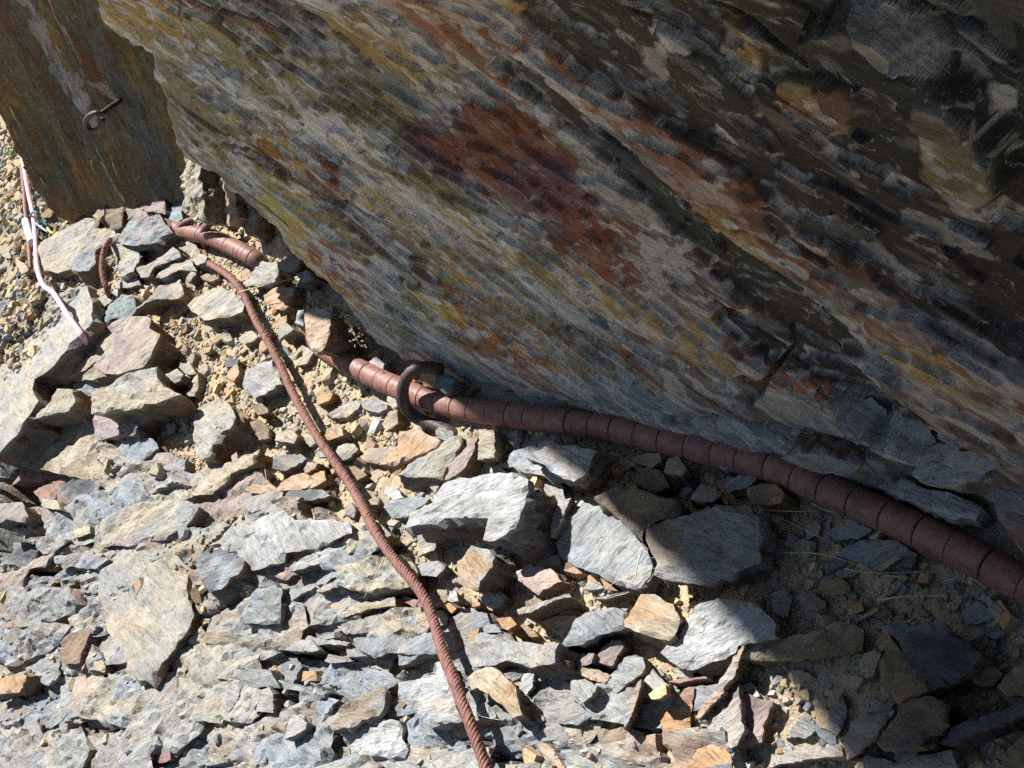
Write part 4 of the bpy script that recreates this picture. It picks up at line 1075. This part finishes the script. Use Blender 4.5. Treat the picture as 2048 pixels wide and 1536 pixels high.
        Fs.append(np.stack([a, d_, c_], -1)); Fs.append(np.stack([a, c_, b], -1))
        Vs.append(Pk)
        lay = vn(s * 7 + 5, np.full_like(s, k * 1.3), seed=sd + 37)
        cc = mix(np.broadcast_to(sidec, Pk.shape), col1 * .8, sm(-.1, .6, lay) * .6)
        cc = mix(cc, np.array([.30, .16, .07]), sm(.15, .6, vn(s * 12 + 9, np.full_like(s, k * .8), seed=sd + 41)) * .5)
        Cs.append(cc)
        prev = cur; base += len(s)
    V = np.vstack(Vs)
    me = mesh(name, W(V), np.vstack(Fs), mat or MAT_ROCK, np.vstack(Cs), smooth=True, sharp=19)
    return me, W(P0 - NG * h)

STONES = []          # (object, outline, colours, label given)
def add_stone(nm, poly, h, c1, c2, lab="", **kw):
    rng = np.random.default_rng(1000 + len(STONES) * 17)
    cx, cy = poly.mean(0)
    if cx < 340 and 560 < cy < 1180 and 'depth' not in kw: kw['depth'] = h + .17
    r = slab_mesh(nm, poly, h, c1, c2, rng, **kw)
    if r is None: return None
    o = obj(nm, r[0], r[1])
    STONES.append((o, poly, c1, c2, lab))
    return o

for nm, c1, c2, h, poly, lab in TABLE:
    hs = .95 if h >= .12 else (.85 if poly[:, 0].mean() > 1000 else .78)
    add_stone("flat_stone" if nm == "slab" else "stone", poly, h * hs, c1, c2, lab)
N_TRACED = len(STONES)

# smaller stones strewn between them
COVER = [t[4] for t in TABLE]
FOOT = [(-60, 240), (60, 380), (140, 450), (350, 460), (540, 520), (660, 660), (760, 770), (900, 850), (1100, 870), (1300, 900), (1500, 960), (1700, 1050), (1900, 1160), (2100, 1260)]
fx = np.array([p[0] for p in FOOT], float); fy = np.array([p[1] for p in FOOT], float)
rngs = np.random.default_rng(5)
placed = []
tries = 0
while len(placed) < 100 and tries < 6000:
    tries += 1
    x, y = rngs.uniform(0, 2040), rngs.uniform(300, 1530)
    if y < np.interp(x, fx, fy) + 14: continue
    sc = 1468 * 0 + F / at(x, y)[2] / 1000                 # photo pixels per millimetre there
    r = rngs.lognormal(math.log(21), .35) * sc
    if r < 9 or r > 34: continue
    if inside(np.array(BEDX, float), np.array(BEDY, float), np.array([x]), np.array([y]))[0] and rngs.uniform() < .6: continue
    if any(inside(c[:, 0], c[:, 1], np.array([x]), np.array([y]))[0] for c in COVER): continue
    if any(np.min(np.hypot(c[:, 0] - x, c[:, 1] - y)) < r * .55 for c in COVER): continue
    if any(math.hypot(px - x, py - y) < (pr + r) * .9 for px, py, pr in placed): continue
    placed.append((x, y, r))
for x, y, r in placed:
    k = rngs.integers(5, 8)
    a = np.sort(rngs.uniform(0, 2 * math.pi, k)) ; a = np.linspace(0, 2 * math.pi, k, endpoint=False) + rngs.uniform(-.35, .35, k)
    el = rngs.uniform(1.0, 1.9); rr = r * rngs.uniform(.75, 1.2, k)
    ang = rngs.normal(-.35, .6)
    q = np.stack([np.cos(a) * rr * el ** .5, np.sin(a) * rr * .8 / el ** .5], -1)
    q = np.stack([q[:, 0] * math.cos(ang) - q[:, 1] * math.sin(ang) + x, q[:, 0] * math.sin(ang) + q[:, 1] * math.cos(ang) + y], -1)
    gravel = (x < 900 and 580 < y < 960) or x < 130
    cs = rngs.choice(list("tttoswwgke") if gravel else list("wwggbbtokpWse"))
    c2 = rngs.choice(list("twgok"))
    add_stone("stone", q, rngs.uniform(.012, .038), cs, c2, tilt=16)

# ledges of the bedrock itself, split along its bedding
rngb = np.random.default_rng(23)
led = []; tries = 0
bx, by = np.array(BEDX, float), np.array(BEDY, float)
while len(led) < 62 and tries < 9000:
    tries += 1
    x, y = rngb.uniform(-20, 1480), rngb.uniform(600, 1560)
    if not inside(bx, by, np.array([x]), np.array([y]))[0]: continue
    if any(inside(c[:, 0], c[:, 1], np.array([x]), np.array([y]))[0] for c in COVER): continue
    rl = rngb.lognormal(math.log(84), .4); rw = rl * rngb.uniform(.3, .6)
    if any(abs((px - x) * .97 - (py - y) * .2) < (pl + rl) * .5 and abs((px - x) * .2 + (py - y) * .97) < (pw + rw) * .55 for px, py, pl, pw in led): continue
    led.append((x, y, rl, rw))
for x, y, rl, rw in led:
    k = rngb.integers(6, 10)
    a = np.linspace(0, 2 * math.pi, k, endpoint=False) + rngb.uniform(-.25, .25, k)
    ca, sa = np.cos(a), np.sin(a)
    rr = 1 / np.maximum(np.abs(ca), np.abs(sa)) ** .7 * rngb.uniform(.8, 1.08, k)
    ang = rngb.normal(-.16, .22)
    q = np.stack([ca * rr * rl, sa * rr * rw], -1)
    q = np.stack([q[:, 0] * math.cos(ang) - q[:, 1] * math.sin(ang) + x, q[:, 0] * math.sin(ang) + q[:, 1] * math.cos(ang) + y], -1)
    c1 = rngb.choice(list("ggwwbbeept")); c2 = rngb.choice(list("gwbtk"))
    res = slab_mesh("ledge", q, rngb.uniform(.022, .062), c1, c2, rngb, tilt=6, depth=.10, amp=1.7)
    if res: obj("ledge", res[0], res[1], BEDROCK)

# ------------------------------------------------------------------ gravel: countless chips, one mesh
def build_chips(n, seed, lo, hi, name, region, thin=.5):
    rng = np.random.default_rng(seed)
    TPL = []
    for k in range(10):
        m = rng.integers(4, 7)
        a = np.linspace(0, 2 * math.pi, 6, endpoint=False) + rng.uniform(-.4, .4, 6)
        r = rng.uniform(.55, 1.15, 6); el = rng.uniform(.55, 1.0)
        top = np.stack([np.cos(a) * r * .78, np.sin(a) * r * .78 * el, .5 + rng.uniform(-.18, .3, 6)], -1)
        bot = np.stack([np.cos(a) * r * 1.05, np.sin(a) * r * 1.05 * el, -.5 + rng.uniform(-.1, .1, 6)], -1)
        TPL.append(np.vstack([top, bot]))
    TPL = np.array(TPL)
    j = np.arange(6)
    Ft = np.vstack([[[0, 1, 2], [0, 2, 3], [0, 3, 4], [0, 4, 5]], np.stack([j, 6 + j, 6 + (j + 1) % 6], -1), np.stack([j, 6 + (j + 1) % 6, (j + 1) % 6], -1)])
    s = rng.uniform(region[0], region[1], n); t = rng.uniform(region[2], region[3], n)
    dens = fbm(s * 3, t * 3, o=3, seed=seed)
    keep = rng.uniform(-.9, .6, n) < dens + .25
    keep &= (bed_mask(s, t) < 0) | (rng.uniform(size=n) > thin)
    P = gpos(s, t, 0); xy = pix(P)
    keep &= (xy[:, 0] > -160) & (xy[:, 0] < 2220) & (xy[:, 1] < 1700) & (xy[:, 1] > np.interp(xy[:, 0], fx, fy) - 60) & (P[:, 2] > .5)
    s, t = s[keep], t[keep]; n = len(s)
    h = ground_h(s, t)
    size = np.clip(rng.lognormal(math.log(lo * 1.5), .5, n), lo * .6, hi)
    flat = rng.uniform(.25, .75, n)
    v = TPL[rng.integers(0, len(TPL), n)] * np.stack([size, size, size * flat], -1)[:, None]
    th = rng.uniform(0, 2 * math.pi, n)
    ta = rng.normal(0, .35, n); tb = rng.normal(0, .35, n)
    c, d = np.cos(th)[:, None], np.sin(th)[:, None]
    x, y, z = v[..., 0] * c - v[..., 1] * d, v[..., 0] * d + v[..., 1] * c, v[..., 2]
    z = z + x * np.tan(ta)[:, None] * .7 + y * np.tan(tb)[:, None] * .7
    z = z + (size * flat * .28)[:, None]
    Q = gpos(s[:, None] + x, t[:, None] + y, h[:, None] + z)
    pal = np.array([PAL['t'], PAL['t'], (.43, .33, .20), PAL['w'], PAL['g'], PAL['o'], PAL['k'], PAL['W'], PAL['s'], PAL['b'], (.50, .40, .26), PAL['e']])
    pr = np.array([.19, .13, .18, .10, .06, .06, .07, .03, .05, .03, .08, .03]); pr /= pr.sum()
    Cc = pal[rng.choice(len(pal), n, p=pr)] * rng.uniform(.75, 1.2, n)[:, None]
    C = np.repeat(Cc[:, None], 12, 1)
    Fs = (Ft[None] + (np.arange(n) * 12)[:, None, None]).reshape(-1, 3)
    me = mesh(name, W(Q.reshape(-1, 3)), Fs, MAT_CHIP, C.reshape(-1, 3))
    o = obj(name, me)
    return o

MAT_CHIP = bpy.data.materials.new("chips"); MAT_CHIP.use_nodes = True
_t = MAT_CHIP.node_tree; _b = _t.nodes["Principled BSDF"]
_c = N(_t, "ShaderNodeAttribute", attribute_name="Col").outputs["Color"]
_p = N(_t, "ShaderNodeNewGeometry").outputs["Position"]
_n = noise(_t, _p, 210, 3, .7)
_t.links.new(mixc(_t, _c, ramp(_t, _n, [(.3, .6), (.5, 1.0), (.7, 1.35)]), .8, 'MULTIPLY'), _b.inputs["Base Color"])
_t.links.new(bump(_t, _n, .002, .6), _b.inputs["Normal"])
_b.inputs["Roughness"].default_value = .9; _b.inputs["Specular IOR Level"].default_value = .15
REG = (-2.7, 1.0, -1.15, 1.6)
tag(build_chips(80000, 77, .0038, .0105, "gravel", REG, .90), "fine tan and grey gravel chips spread over the slope", "gravel", kind="stuff")
tag(build_chips(6500, 78, .010, .030, "rubble", REG, .80), "loose finger sized slate rubble lying between the bigger stones", "rubble", kind="stuff")
tag(build_chips(16000, 79, .010, .030, "scree", (-3.6, -2.0, .9, 3.4), .0), "loose scree beyond the pink rope at the left edge", "scree", kind="stuff")

# ------------------------------------------------------------------ upright broken rock under the left end of the overhang
CN = norm(NF * .5 + L * .5 + np.array([0, 0, -.25]))
for poly, c1, c2, back, lab in [
    ([(366, 290), (398, 300), (404, 400), (402, 444), (384, 444), (366, 420)], 't', 'e', .10, "narrow tan rib of rock at the far end of the pipe"),
    ([(398, 290), (440, 320), (462, 380), (470, 438), (456, 452), (424, 446), (402, 430)], 's', 't', .12, "sunlit salmon rib of rock just above the far hooks"),
    ([(446, 340), (500, 390), (514, 440), (518, 480), (488, 466), (462, 436)], 'k', 't', .11, "brown rib of rock above the far end of the pipe"),
    ([(500, 400), (560, 450), (580, 508), (548, 516), (520, 502)], 't', 'k', .10, "small tan rib of rock under the lip of the overhang")]:
    poly = np.array(poly, float)
    c0 = poly.mean(0)
    p0 = on_plane(c0[0], c0[1], FC - NF * back, NF)
    rng = np.random.default_rng(int(c0[0]))
    r = slab_mesh("rock_column", poly, .1, c1, c2, rng, tilt=3, depth=.12, base_n=CN, base_p=p0, amp=1.6)
    tag(obj("rock_column", r[0], W(p0)), lab, "rock", "ribs of broken rock under the overhang")

for poly, c1, c2, off, lab in [
    ([(1652, 836), (1664, 790), (1688, 764), (1704, 770), (1700, 812), (1676, 846)], 'w', 'b', -.03, "pale wedge on the left side of the pocket in the face"),
    ([(1700, 858), (1716, 806), (1742, 798), (1772, 822), (1768, 862), (1738, 880)], 'W', 'b', -.035, "blue white fractured rock inside the pocket in the face"),
    ([(1772, 868), (1782, 826), (1822, 834), (1858, 856), (1872, 884), (1838, 896), (1800, 888)], 'W', 'b', -.03, "whitish crumbled rock right of the pocket in the face"),
    ([(1560, 918), (1600, 902), (1668, 912), (1720, 932), (1700, 950), (1640, 944)], 'b', 'W', .02, "bluish ledge of rock above the pipe under the face pocket"),
    ([(1880, 930), (1905, 902), (1960, 905), (2000, 935), (1960, 950)], 'w', 'b', .05, "pale rock tucked under the face above the rounded bluish rock")]:
    poly = np.array(poly, float); c0 = poly.mean(0)
    p0 = on_plane(c0[0], c0[1], FC + NF * off, NF)
    rng = np.random.default_rng(int(c0[0]))
    r = slab_mesh("embedded_rock", poly, .1, c1, c2, rng, tilt=14, depth=.10, base_n=norm(NF + NG * .5), base_p=p0, amp=2.2)
    tag(obj("embedded_rock", r[0], W(p0)), lab, "rock", "pale broken rock low in the face")

# ------------------------------------------------------------------ rusty sleeved pipe
MAT_PIPE = rust_material("rusty_pipe", (.235, .108, .09), (.32, .155, .11), (.12, .062, .06), rough=.52, scale=38)
MAT_CABLE = rust_material("rusty_cable", (.235, .105, .085), (.30, .14, .10), (.13, .065, .055), rough=.7, scale=70)
MAT_IRON = rust_material("old_iron", (.058, .038, .035), (.12, .062, .042), (.034, .026, .028), rough=.5, scale=55)
MAT_IRON2 = rust_material("rusty_iron", (.19, .085, .065), (.27, .12, .075), (.10, .055, .05), rough=.6, scale=60)

PIPE_R = .0258
pp = [(322, 450, .012), (352, 459, .034), (385, 466, .04), (420, 474, .04), (455, 489, .04), (490, 507, .038), (518, 524, .02), (545, 560, -.05), (600, 640, -.05), (640, 690, .0),
      (668, 709, .028), (702, 731, .032), (754, 757, .032), (797, 776, .032), (852, 797, .032), (935, 818, .032), (1050, 834, .032), (1150, 846, .032), (1249, 862, .032),
      (1340, 883, .032), (1424, 903, .032), (1500, 922, .032), (1560, 940, .032), (1673, 989, .032), (1797, 1043, .032), (1910, 1097, .032), (2048, 1168, .032), (2170, 1232, .032), (2330, 1316, .03)]
axis3 = catmull([W(at(x, y, h)) for x, y, h in pp], .004)
acc = np.r_[0, np.cumsum(np.linalg.norm(np.diff(axis3, axis=0), axis=1))]
pxa = pix((axis3 - CAM) @ M)
s_far = acc[np.argmin(np.hypot(pxa[:, 0] - 535, pxa[:, 1] - 548))]
s_near = acc[np.argmin(np.hypot(pxa[:, 0] - 655, pxa[:, 1] - 702))]
pipe = empty("sleeved_pipe", W(at(1050, 834)))
tag(pipe, "rusty brown pipe of short overlapping sleeves along the foot of the face", "pipe")
cuts = list(np.arange(0.0, s_far, .0235)) + list(np.arange(s_far, s_near, .062)) + list(np.arange(s_near, acc[-1], .054))
_rc = np.random.default_rng(17)
cuts = np.array(sorted(set(np.round(cuts, 4)))); cuts[1:-1] += _rc.uniform(-.09, .09, len(cuts) - 2) * np.minimum(np.diff(cuts)[1:], np.diff(cuts)[:-1])
rngp = np.random.default_rng(3)
for s0, s1 in zip(cuts[:-1], cuts[1:]):
    ln = s1 - s0
    if ln < .012: continue
    prof = np.array([0, .02, .05, .12, .5, .88, .95, .985, 1.0])
    g0 = .0012 / ln
    e = min(1.0, ln / .05)
    ss = np.array([0.0009 * e, .0016 * e, .0026 * e, .0045 * e, ln * .35, ln * .7, ln - .0034 * e, ln - .0018 * e, ln - .0009 * e]) + s0
    rr = PIPE_R * np.array([.90, .985, 1.008, 1.012, 1.0, .990, .984, .965, .88]) * (1 + rngp.normal() * .004)
    C = np.stack([np.interp(ss, acc, axis3[:, k]) for k in range(3)], -1)
    C = C + rngp.normal(size=3) * .0004
    V, Fq = tube(C, rr, 32)
    o = obj("sleeve", mesh("sleeve", V, fix_quads(Fq), MAT_PIPE, smooth=True, sharp=50), C[4], pipe)

# ------------------------------------------------------------------ iron hooks that hold the pipe
def rod(name, pts, r, mat, label, cat, group=None, taper=1.0, n=14, step=.006, rough=.03):
    C = catmull([W(at(x, y, h)) for x, y, h in pts], step)
    rng = np.random.default_rng(len(C))
    rad = np.linspace(r, r * taper, len(C)) * (1 + rough * rng.normal(size=len(C)))
    rad = np.repeat(rad[:, None], n, 1) * (1 + rough * .6 * rng.normal(size=(len(C), n)))
    V, Fq = tube(C, rad, n)
    o = obj(name, mesh(name, V, fix_quads(Fq), mat, smooth=True), C[-1])
    tag(o, label, cat, group)
    return o
rod("iron_hook", [(880, 738, .07), (866, 736, .09), (848, 735, .105), (826, 742, .112), (811, 760, .105), (805, 784, .09), (809, 808, .07), (822, 828, .045), (846, 842, .03), (875, 853, .018), (905, 866, .005), (935, 880, -.02)],
    .0135, MAT_IRON, "thick black iron hook curling over the pipe where sun meets shade", "hook")
rod("iron_hook", [(472, 458, .03), (462, 452, .05), (448, 444, .068), (432, 443, .075), (416, 450, .073), (407, 463, .06), (405, 478, .04), (411, 491, .015), (420, 500, -.02)],
    .0105, MAT_IRON2, "rusty hook looped over the far pipe, right hand one of the pair", "hook", "far hooks on the pipe")
rod("iron_hook", [(402, 440, .03), (392, 440, .055), (380, 441, .066), (367, 447, .066), (358, 458, .05), (355, 470, .02), (356, 480, -.02)],
    .0095, MAT_IRON2, "rusty hook at the very far end of the pipe, left hand one of the pair", "hook", "far hooks on the pipe")

# eye bolt in the set back face
def s_at(x, y, d):
    return on_plane(np.float64(x), np.float64(y), SP + SN * d, SN)
bolt = empty("eye_bolt", W(s_at(240, 200, .0)))
tag(bolt, "dark iron eye bolt sticking out of the set back olive face", "bolt")
C = catmull([W(s_at(246, 198, -.03)), W(s_at(232, 207, .03)), W(s_at(216, 218, .08)), W(s_at(203, 228, .115))], .006)
V, Fq = tube(C, .0082, 12); obj("shank", mesh("shank", V, fix_quads(Fq), MAT_IRON, smooth=True), C[0], bolt)
ring = [(203, 228, .115), (192, 226, .125), (180, 231, .13), (172, 242, .13), (174, 254, .128), (184, 261, .125), (195, 258, .122), (203, 249, .12), (205, 238, .118)]
C = catmull([W(s_at(*q)) for q in ring], .004)
V, Fq = tube(C, .0078, 12); obj("eye", mesh("eye", V, fix_quads(Fq), MAT_IRON, smooth=True), C[0], bolt)

# ------------------------------------------------------------------ steel cable
def cable(name, pts, rc, rs, lay, ns, label, cat, step=.005):
    Cc = catmull([W(at(x, y, h)) for x, y, h in pts], step)
    T, U, B = frames(Cc)
    s = np.r_[0, np.cumsum(np.linalg.norm(np.diff(Cc, axis=0), axis=1))]
    root = empty(name, Cc[len(Cc) // 2])
    tag(root, label, cat)
    for k in range(ns):
        ph = 2 * math.pi * (s / lay + k / ns)
        Ck = Cc + rc * (np.cos(ph)[:, None] * U + np.sin(ph)[:, None] * B)
        wear = rs * (1 + .10 * vn(s * 9, s * 0 + k * 3.3, seed=k + 3) + .05 * vn(s * 60, s * 0 + k, seed=k + 9))
        Ck = Ck + .0006 * np.stack([vn(s * 25, s * 0 + k + q, seed=50 + q) for q in range(3)], -1)
        V, Fq = tube(Ck, wear, 8)
        obj("strand", mesh("strand", V, fix_quads(Fq), MAT_CABLE, smooth=True), Ck[0], root)
    V, Fq = tube(Cc, rc * .75, 8)
    obj("core", mesh("core", V, fix_quads(Fq), MAT_IRON2, smooth=True), Cc[0], root)
    return root
cable("steel_cable", [(392, 517, 0.009), (404, 521, 0.0198), (420, 528, 0.0288), (455, 550, 0.036), (478, 574, 0.0405), (492, 597, 0.036), (502, 619, 0.0405), (513, 643, 0.045), (533, 677, 0.045), (560, 728, 0.0432), (581, 776, 0.045),
                      (608, 827, 0.045), (636, 875, 0.045), (662, 913, 0.045), (698, 966, 0.0432), (725, 1012, 0.054), (745, 1053, 0.0648), (762, 1082, 0.0706), (791, 1123, 0.0756), (820, 1157, 0.0756), (845, 1190, 0.072),
                      (861, 1223, 0.072), (874, 1264, 0.0778), (886, 1306, 0.085), (903, 1347, 0.0922), (919, 1392, 0.0972), (936, 1434, 0.0972), (952, 1479, 0.0936), (967, 1521, 0.0864), (985, 1580, 0.0792), (1010, 1660, 0.072)],
      .0066, .0042, .050, 6, "long rusty twisted steel cable running down the slope to the bottom edge", "cable")
cable("cable_stub", [(220, 480, .05), (214, 488, .085), (207, 506, .09), (204, 535, .085), (208, 562, .075), (214, 580, .06), (219, 592, .02)],
      .0058, .0040, .045, 5, "short rusty cable stub bent upright between pale rocks", "cable")

# ------------------------------------------------------------------ rope, cords and the white sleeve at the left
MAT_ROPE = plain("pink_rope", (.62, .43, .53), .9, var=.12, scale=120)
MAT_TEAL = plain("teal_cord", (.04, .24, .27), .8, var=.2, scale=150)
MAT_BLUE = plain("blue_cord", (.32, .50, .66), .8, var=.15, scale=150)
MAT_YELL = plain("yellow_cord", (.75, .52, .12), .8, var=.15, scale=150)
MAT_FOAM = plain("white_plastic", (.78, .77, .72), .6, var=.08, scale=80)
rod("rope", [(40, 286, -.02), (42, 300, .02), (47, 330, .03), (56, 382, .035), (66, 430, .04), (71, 480, .06), (73, 520, .075), (78, 550, .09), (88, 572, .105), (99, 580, .118), (110, 590, .122), (138, 634, .122), (160, 664, .122), (167, 676, .11), (174, 690, .06)],
    .0088, MAT_ROPE, "pale pink rope hanging down past the left end of the rocks", "rope", rough=.015)
rod("rope", [(20, 888, .02), (10, 905, .05), (0, 922, .06), (-30, 960, .06)], .0085, MAT_ROPE, "short bit of pink rope showing at the left edge of the picture", "rope", rough=.015)
rr_ = rod("iron_rod", [(43, 332, .0), (48, 380, .02), (51, 420, .025), (56, 470, .025), (60, 515, .03), (63, 562, .01), (66, 585, -.02)], .009, MAT_IRON2,
          "thin rusty rod lying beside the pink rope", "rod")
C = catmull([W(at(51, 442, .034)), W(at(57, 462, .038)), W(at(64, 484, .036))], .006)
V, Fq = tube(C, .0145, 14)
tag(obj("plastic_sleeve", mesh("plastic_sleeve", V, fix_quads(Fq), MAT_FOAM, smooth=True, sharp=50), C[0]), "white plastic sleeve on the rod beside the pink rope", "sleeve")
rod("cord", [(60, 432, .05), (66, 424, .075), (76, 427, .075), (80, 436, .05), (88, 444, .04), (95, 452, .03), (100, 459, .012)], .0042, MAT_TEAL, "teal cord knotted round the pink rope", "cord", rough=.02)
rod("cord", [(72, 447, .05), (82, 455, .04), (96, 464, .03)], .0036, MAT_BLUE, "light blue cord tail next to the knot on the rope", "cord", rough=.02)
rod("cord", [(95, 456, .035), (101, 464, .032), (107, 466, .03), (112, 461, .03)], .0045, MAT_YELL, "yellow cord end beside the teal cord", "cord", rough=.02)

# ------------------------------------------------------------------ dry grass
MAT_STRAW = plain("dry_grass", (.50, .44, .30), .8, var=.25, scale=90)
MAT_GREEN = plain("green_grass", (.16, .26, .05), .7, var=.25, scale=90)
def stem(pts, r, lab, mat=MAT_STRAW, name="straw", grp="dry grass stems"):
    C = catmull([W(at(x, y, h)) for x, y, h in pts], .008)
    V, Fq = tube(C, np.linspace(r, r * .35, len(C)) * .8, 5)
    o = obj(name, mesh(name, V, fix_quads(Fq), mat, smooth=True), C[0])
    tag(o, lab, "grass", grp)
    return o
stem([(1755, 1201, .04), (1810, 1193, .052), (1896, 1191, .05)], .0021, "thick pale straw, brightest of the stems in the shade")
stem([(1565, 1105, .03), (1640, 1108, .045), (1700, 1125, .05), (1748, 1142, .04)], .0014, "long arched straw in the shade left of the small tan stone")
stem([(1522, 1020, .04), (1590, 1023, .04), (1640, 1022, .03)], .0010, "thin straight straw beside the rusty stone under the pipe")
stem([(1561, 1036, .03), (1620, 1065, .04), (1725, 1115, .04)], .0010, "thin brown straw slanting below the pipe in the shade")
stem([(1622, 1006, .03), (1650, 1020, .03), (1683, 1027, .02)], .0012, "short straw touching the underside of the pipe")
stem([(1690, 1137, .04), (1745, 1146, .045), (1870, 1143, .04)], .0011, "long level straw under the small tan stone in the shade")
stem([(1770, 1151, .045), (1800, 1154, .05), (1832, 1159, .04)], .0016, "short pale straw left of the small orange upright stone")
stem([(1882, 1164, .03), (1910, 1158, .035), (1936, 1155, .02)], .0011, "short straw right of the small orange upright stone")
stem([(1742, 1186, .03), (1765, 1194, .04), (1785, 1203, .03)], .0010, "tiny straw crossing the thick pale one")
stem([(1282, 1105, .07), (1275, 1130, .075), (1270, 1158, .072), (1263, 1164, .07), (1240, 1160, .065), (1222, 1170, .06), (1203, 1188, .05)], .0017, "kinked pale straw on the large smooth grey slab")
stem([(478, 584, .085), (536, 569, .09), (598, 555, .08)], .0020, "yellow straw lying across the upper cable")
stem([(769, 1113, .10), (750, 1155, .10), (728, 1196, .07)], .0019, "yellow straw leaning beside the lower cable")
stem([(784, 968, .03), (805, 980, .04), (822, 993, .03)], .0012, "short straw near the left tip of the biggest pale block")
stem([(1000, 1440, .10), (960, 1432, .10), (955, 1425, .10)], .0008, "hair thin straw under the rough tan crusted rock")
rngg = np.random.default_rng(8)
for (bx, by, nb, lab) in [(60, 1322, 9, "small green grass tuft near the lower left"), (24, 318, 7, "small green tuft by the top of the pink rope")]:
    tuft = empty("grass_tuft", W(at(bx, by)))
    tag(tuft, lab, "grass")
    for k in range(nb):
        dx, dy = rngg.normal(0, 12), rngg.uniform(-34, -10)
        C = catmull([W(at(bx + rngg.normal(0, 3), by, 0)), W(at(bx + dx * .5, by + dy * .6, .02)), W(at(bx + dx, by + dy, .04))], .008)
        V, Fq = tube(C, np.linspace(.0022, .0006, len(C)), 5)
        obj("blade", mesh("blade", V, fix_quads(Fq), MAT_GREEN, smooth=True), C[0], tuft)
# withered sprig beside the block that lies on the pipe
sprig = empty("withered_plant", W(at(690, 640, .05)))
tag(sprig, "withered sprig with dry seeds beside the block lying on the pipe", "plant")
C = catmull([W(at(690, 628, .10)), W(at(700, 650, .12)), (W(at(712, 676, .12))), W(at(722, 694, .10))], .006)
V, Fq = tube(C, .0013, 5); obj("stem", mesh("stem", V, fix_quads(Fq), MAT_STRAW, smooth=True), C[0], sprig)
for k in range(34):
    c = C[int(rngg.uniform(.25, 1) * (len(C) - 1))] + rngg.normal(size=3) * .009
    d = norm(rngg.normal(size=3)) * .004
    V, Fq = tube(np.array([c - d, c, c + d]), np.array([.0006, .0024, .0006]), 5)
    obj("seed", mesh("seed", V, fix_quads(Fq), MAT_STRAW, smooth=True), c, sprig)

# ------------------------------------------------------------------ which stone is which
CW = {'W': 'white', 'w': 'pale grey', 'g': 'grey', 'b': 'blue grey', 't': 'tan', 'o': 'rust orange', 'r': 'red brown', 'p': 'purplish grey', 'd': 'dark slate',
      'k': 'brown', 'y': 'yellow', 'T': 'teal', 's': 'salmon', 'e': 'olive grey'}
LAND = [("the pink rope", 90, 560), ("the cable stub", 210, 535), ("the upper cable", 470, 570), ("the cable's middle", 620, 850), ("the lower cable", 840, 1190),
        ("the cable's lower end", 950, 1480), ("the iron hook", 830, 790), ("the biggest pale block", 930, 1000), ("the brightest white slab", 1430, 1260),
        ("the dark navy slab", 1860, 1310), ("the smooth grey slab", 1210, 1090), ("the shaded brown slab", 1410, 1090), ("the tall olive grey slab", 290, 1220),
        ("the big cream slab", 260, 780), ("the broad pale ledge", 540, 1080), ("the pale yellow stone", 1315, 1385), ("the tan crusted rock", 985, 1380),
        ("the flat pale blue slab", 260, 910), ("the lower left corner", 0, 1536), ("the lower right corner", 2048, 1536), ("the pipe's right end", 1950, 1120),
        ("the shadow tip block", 1720, 1470), ("the block on the pipe", 640, 660), ("the far hooks", 420, 465), ("the long orange slab", 570, 965),
        ("the maroon banded block", 150, 1290), ("the blackish purple block", 150, 1010), ("the upright layered block", 520, 1215)]
def where(x, y):
    d = [math.hypot(x - a, y - b) for _, a, b in LAND]
    i = int(np.argmin(d)); nm, a, b = LAND[i]
    dx, dy = x - a, y - b
    if abs(dx) > 2 * abs(dy): w = "right of" if dx > 0 else "left of"
    elif abs(dy) > 2 * abs(dx): w = "below" if dy > 0 else "above"
    else: w = ("lower " if dy > 0 else "upper ") + ("right of" if dx > 0 else "left of")
    return w + " " + nm, d[i]
pend = {}
for o, poly, c1, c2, lab in STONES:
    cx, cy = poly.mean(0)
    o["category"] = "stone"
    if lab:
        o["label"] = lab; o["group"] = "slate stones on the slope"; continue
    q = poly - poly.mean(0)
    ev = np.linalg.eigvalsh(np.cov(q.T)); asp = math.sqrt(ev[1] / max(ev[0], 1e-6))
    ar = math.sqrt(abs(np.sum(poly[:, 0] * np.roll(poly[:, 1], -1) - poly[:, 1] * np.roll(poly[:, 0], -1))) / 2)
    size = "small" if ar < 30 else ("medium" if ar < 52 else "large")
    shape = "narrow " if asp > 2.3 else ("longish " if asp > 1.6 else "")
    wh, d = where(cx, cy)
    pend.setdefault(f"{size} {CW[c1]} {shape}stone {wh}", []).append((d, o, c2))
ORD = ["nearest", "second nearest", "third nearest", "fourth nearest", "fifth nearest", "sixth nearest"]
for k, v in pend.items():
    v.sort(key=lambda e: e[0])
    for i, (d, o, c2) in enumerate(v):
        o["label"] = k if len(v) == 1 else k + ", " + ORD[min(i, 5)] + " to it"
        o["group"] = "slate stones on the slope"
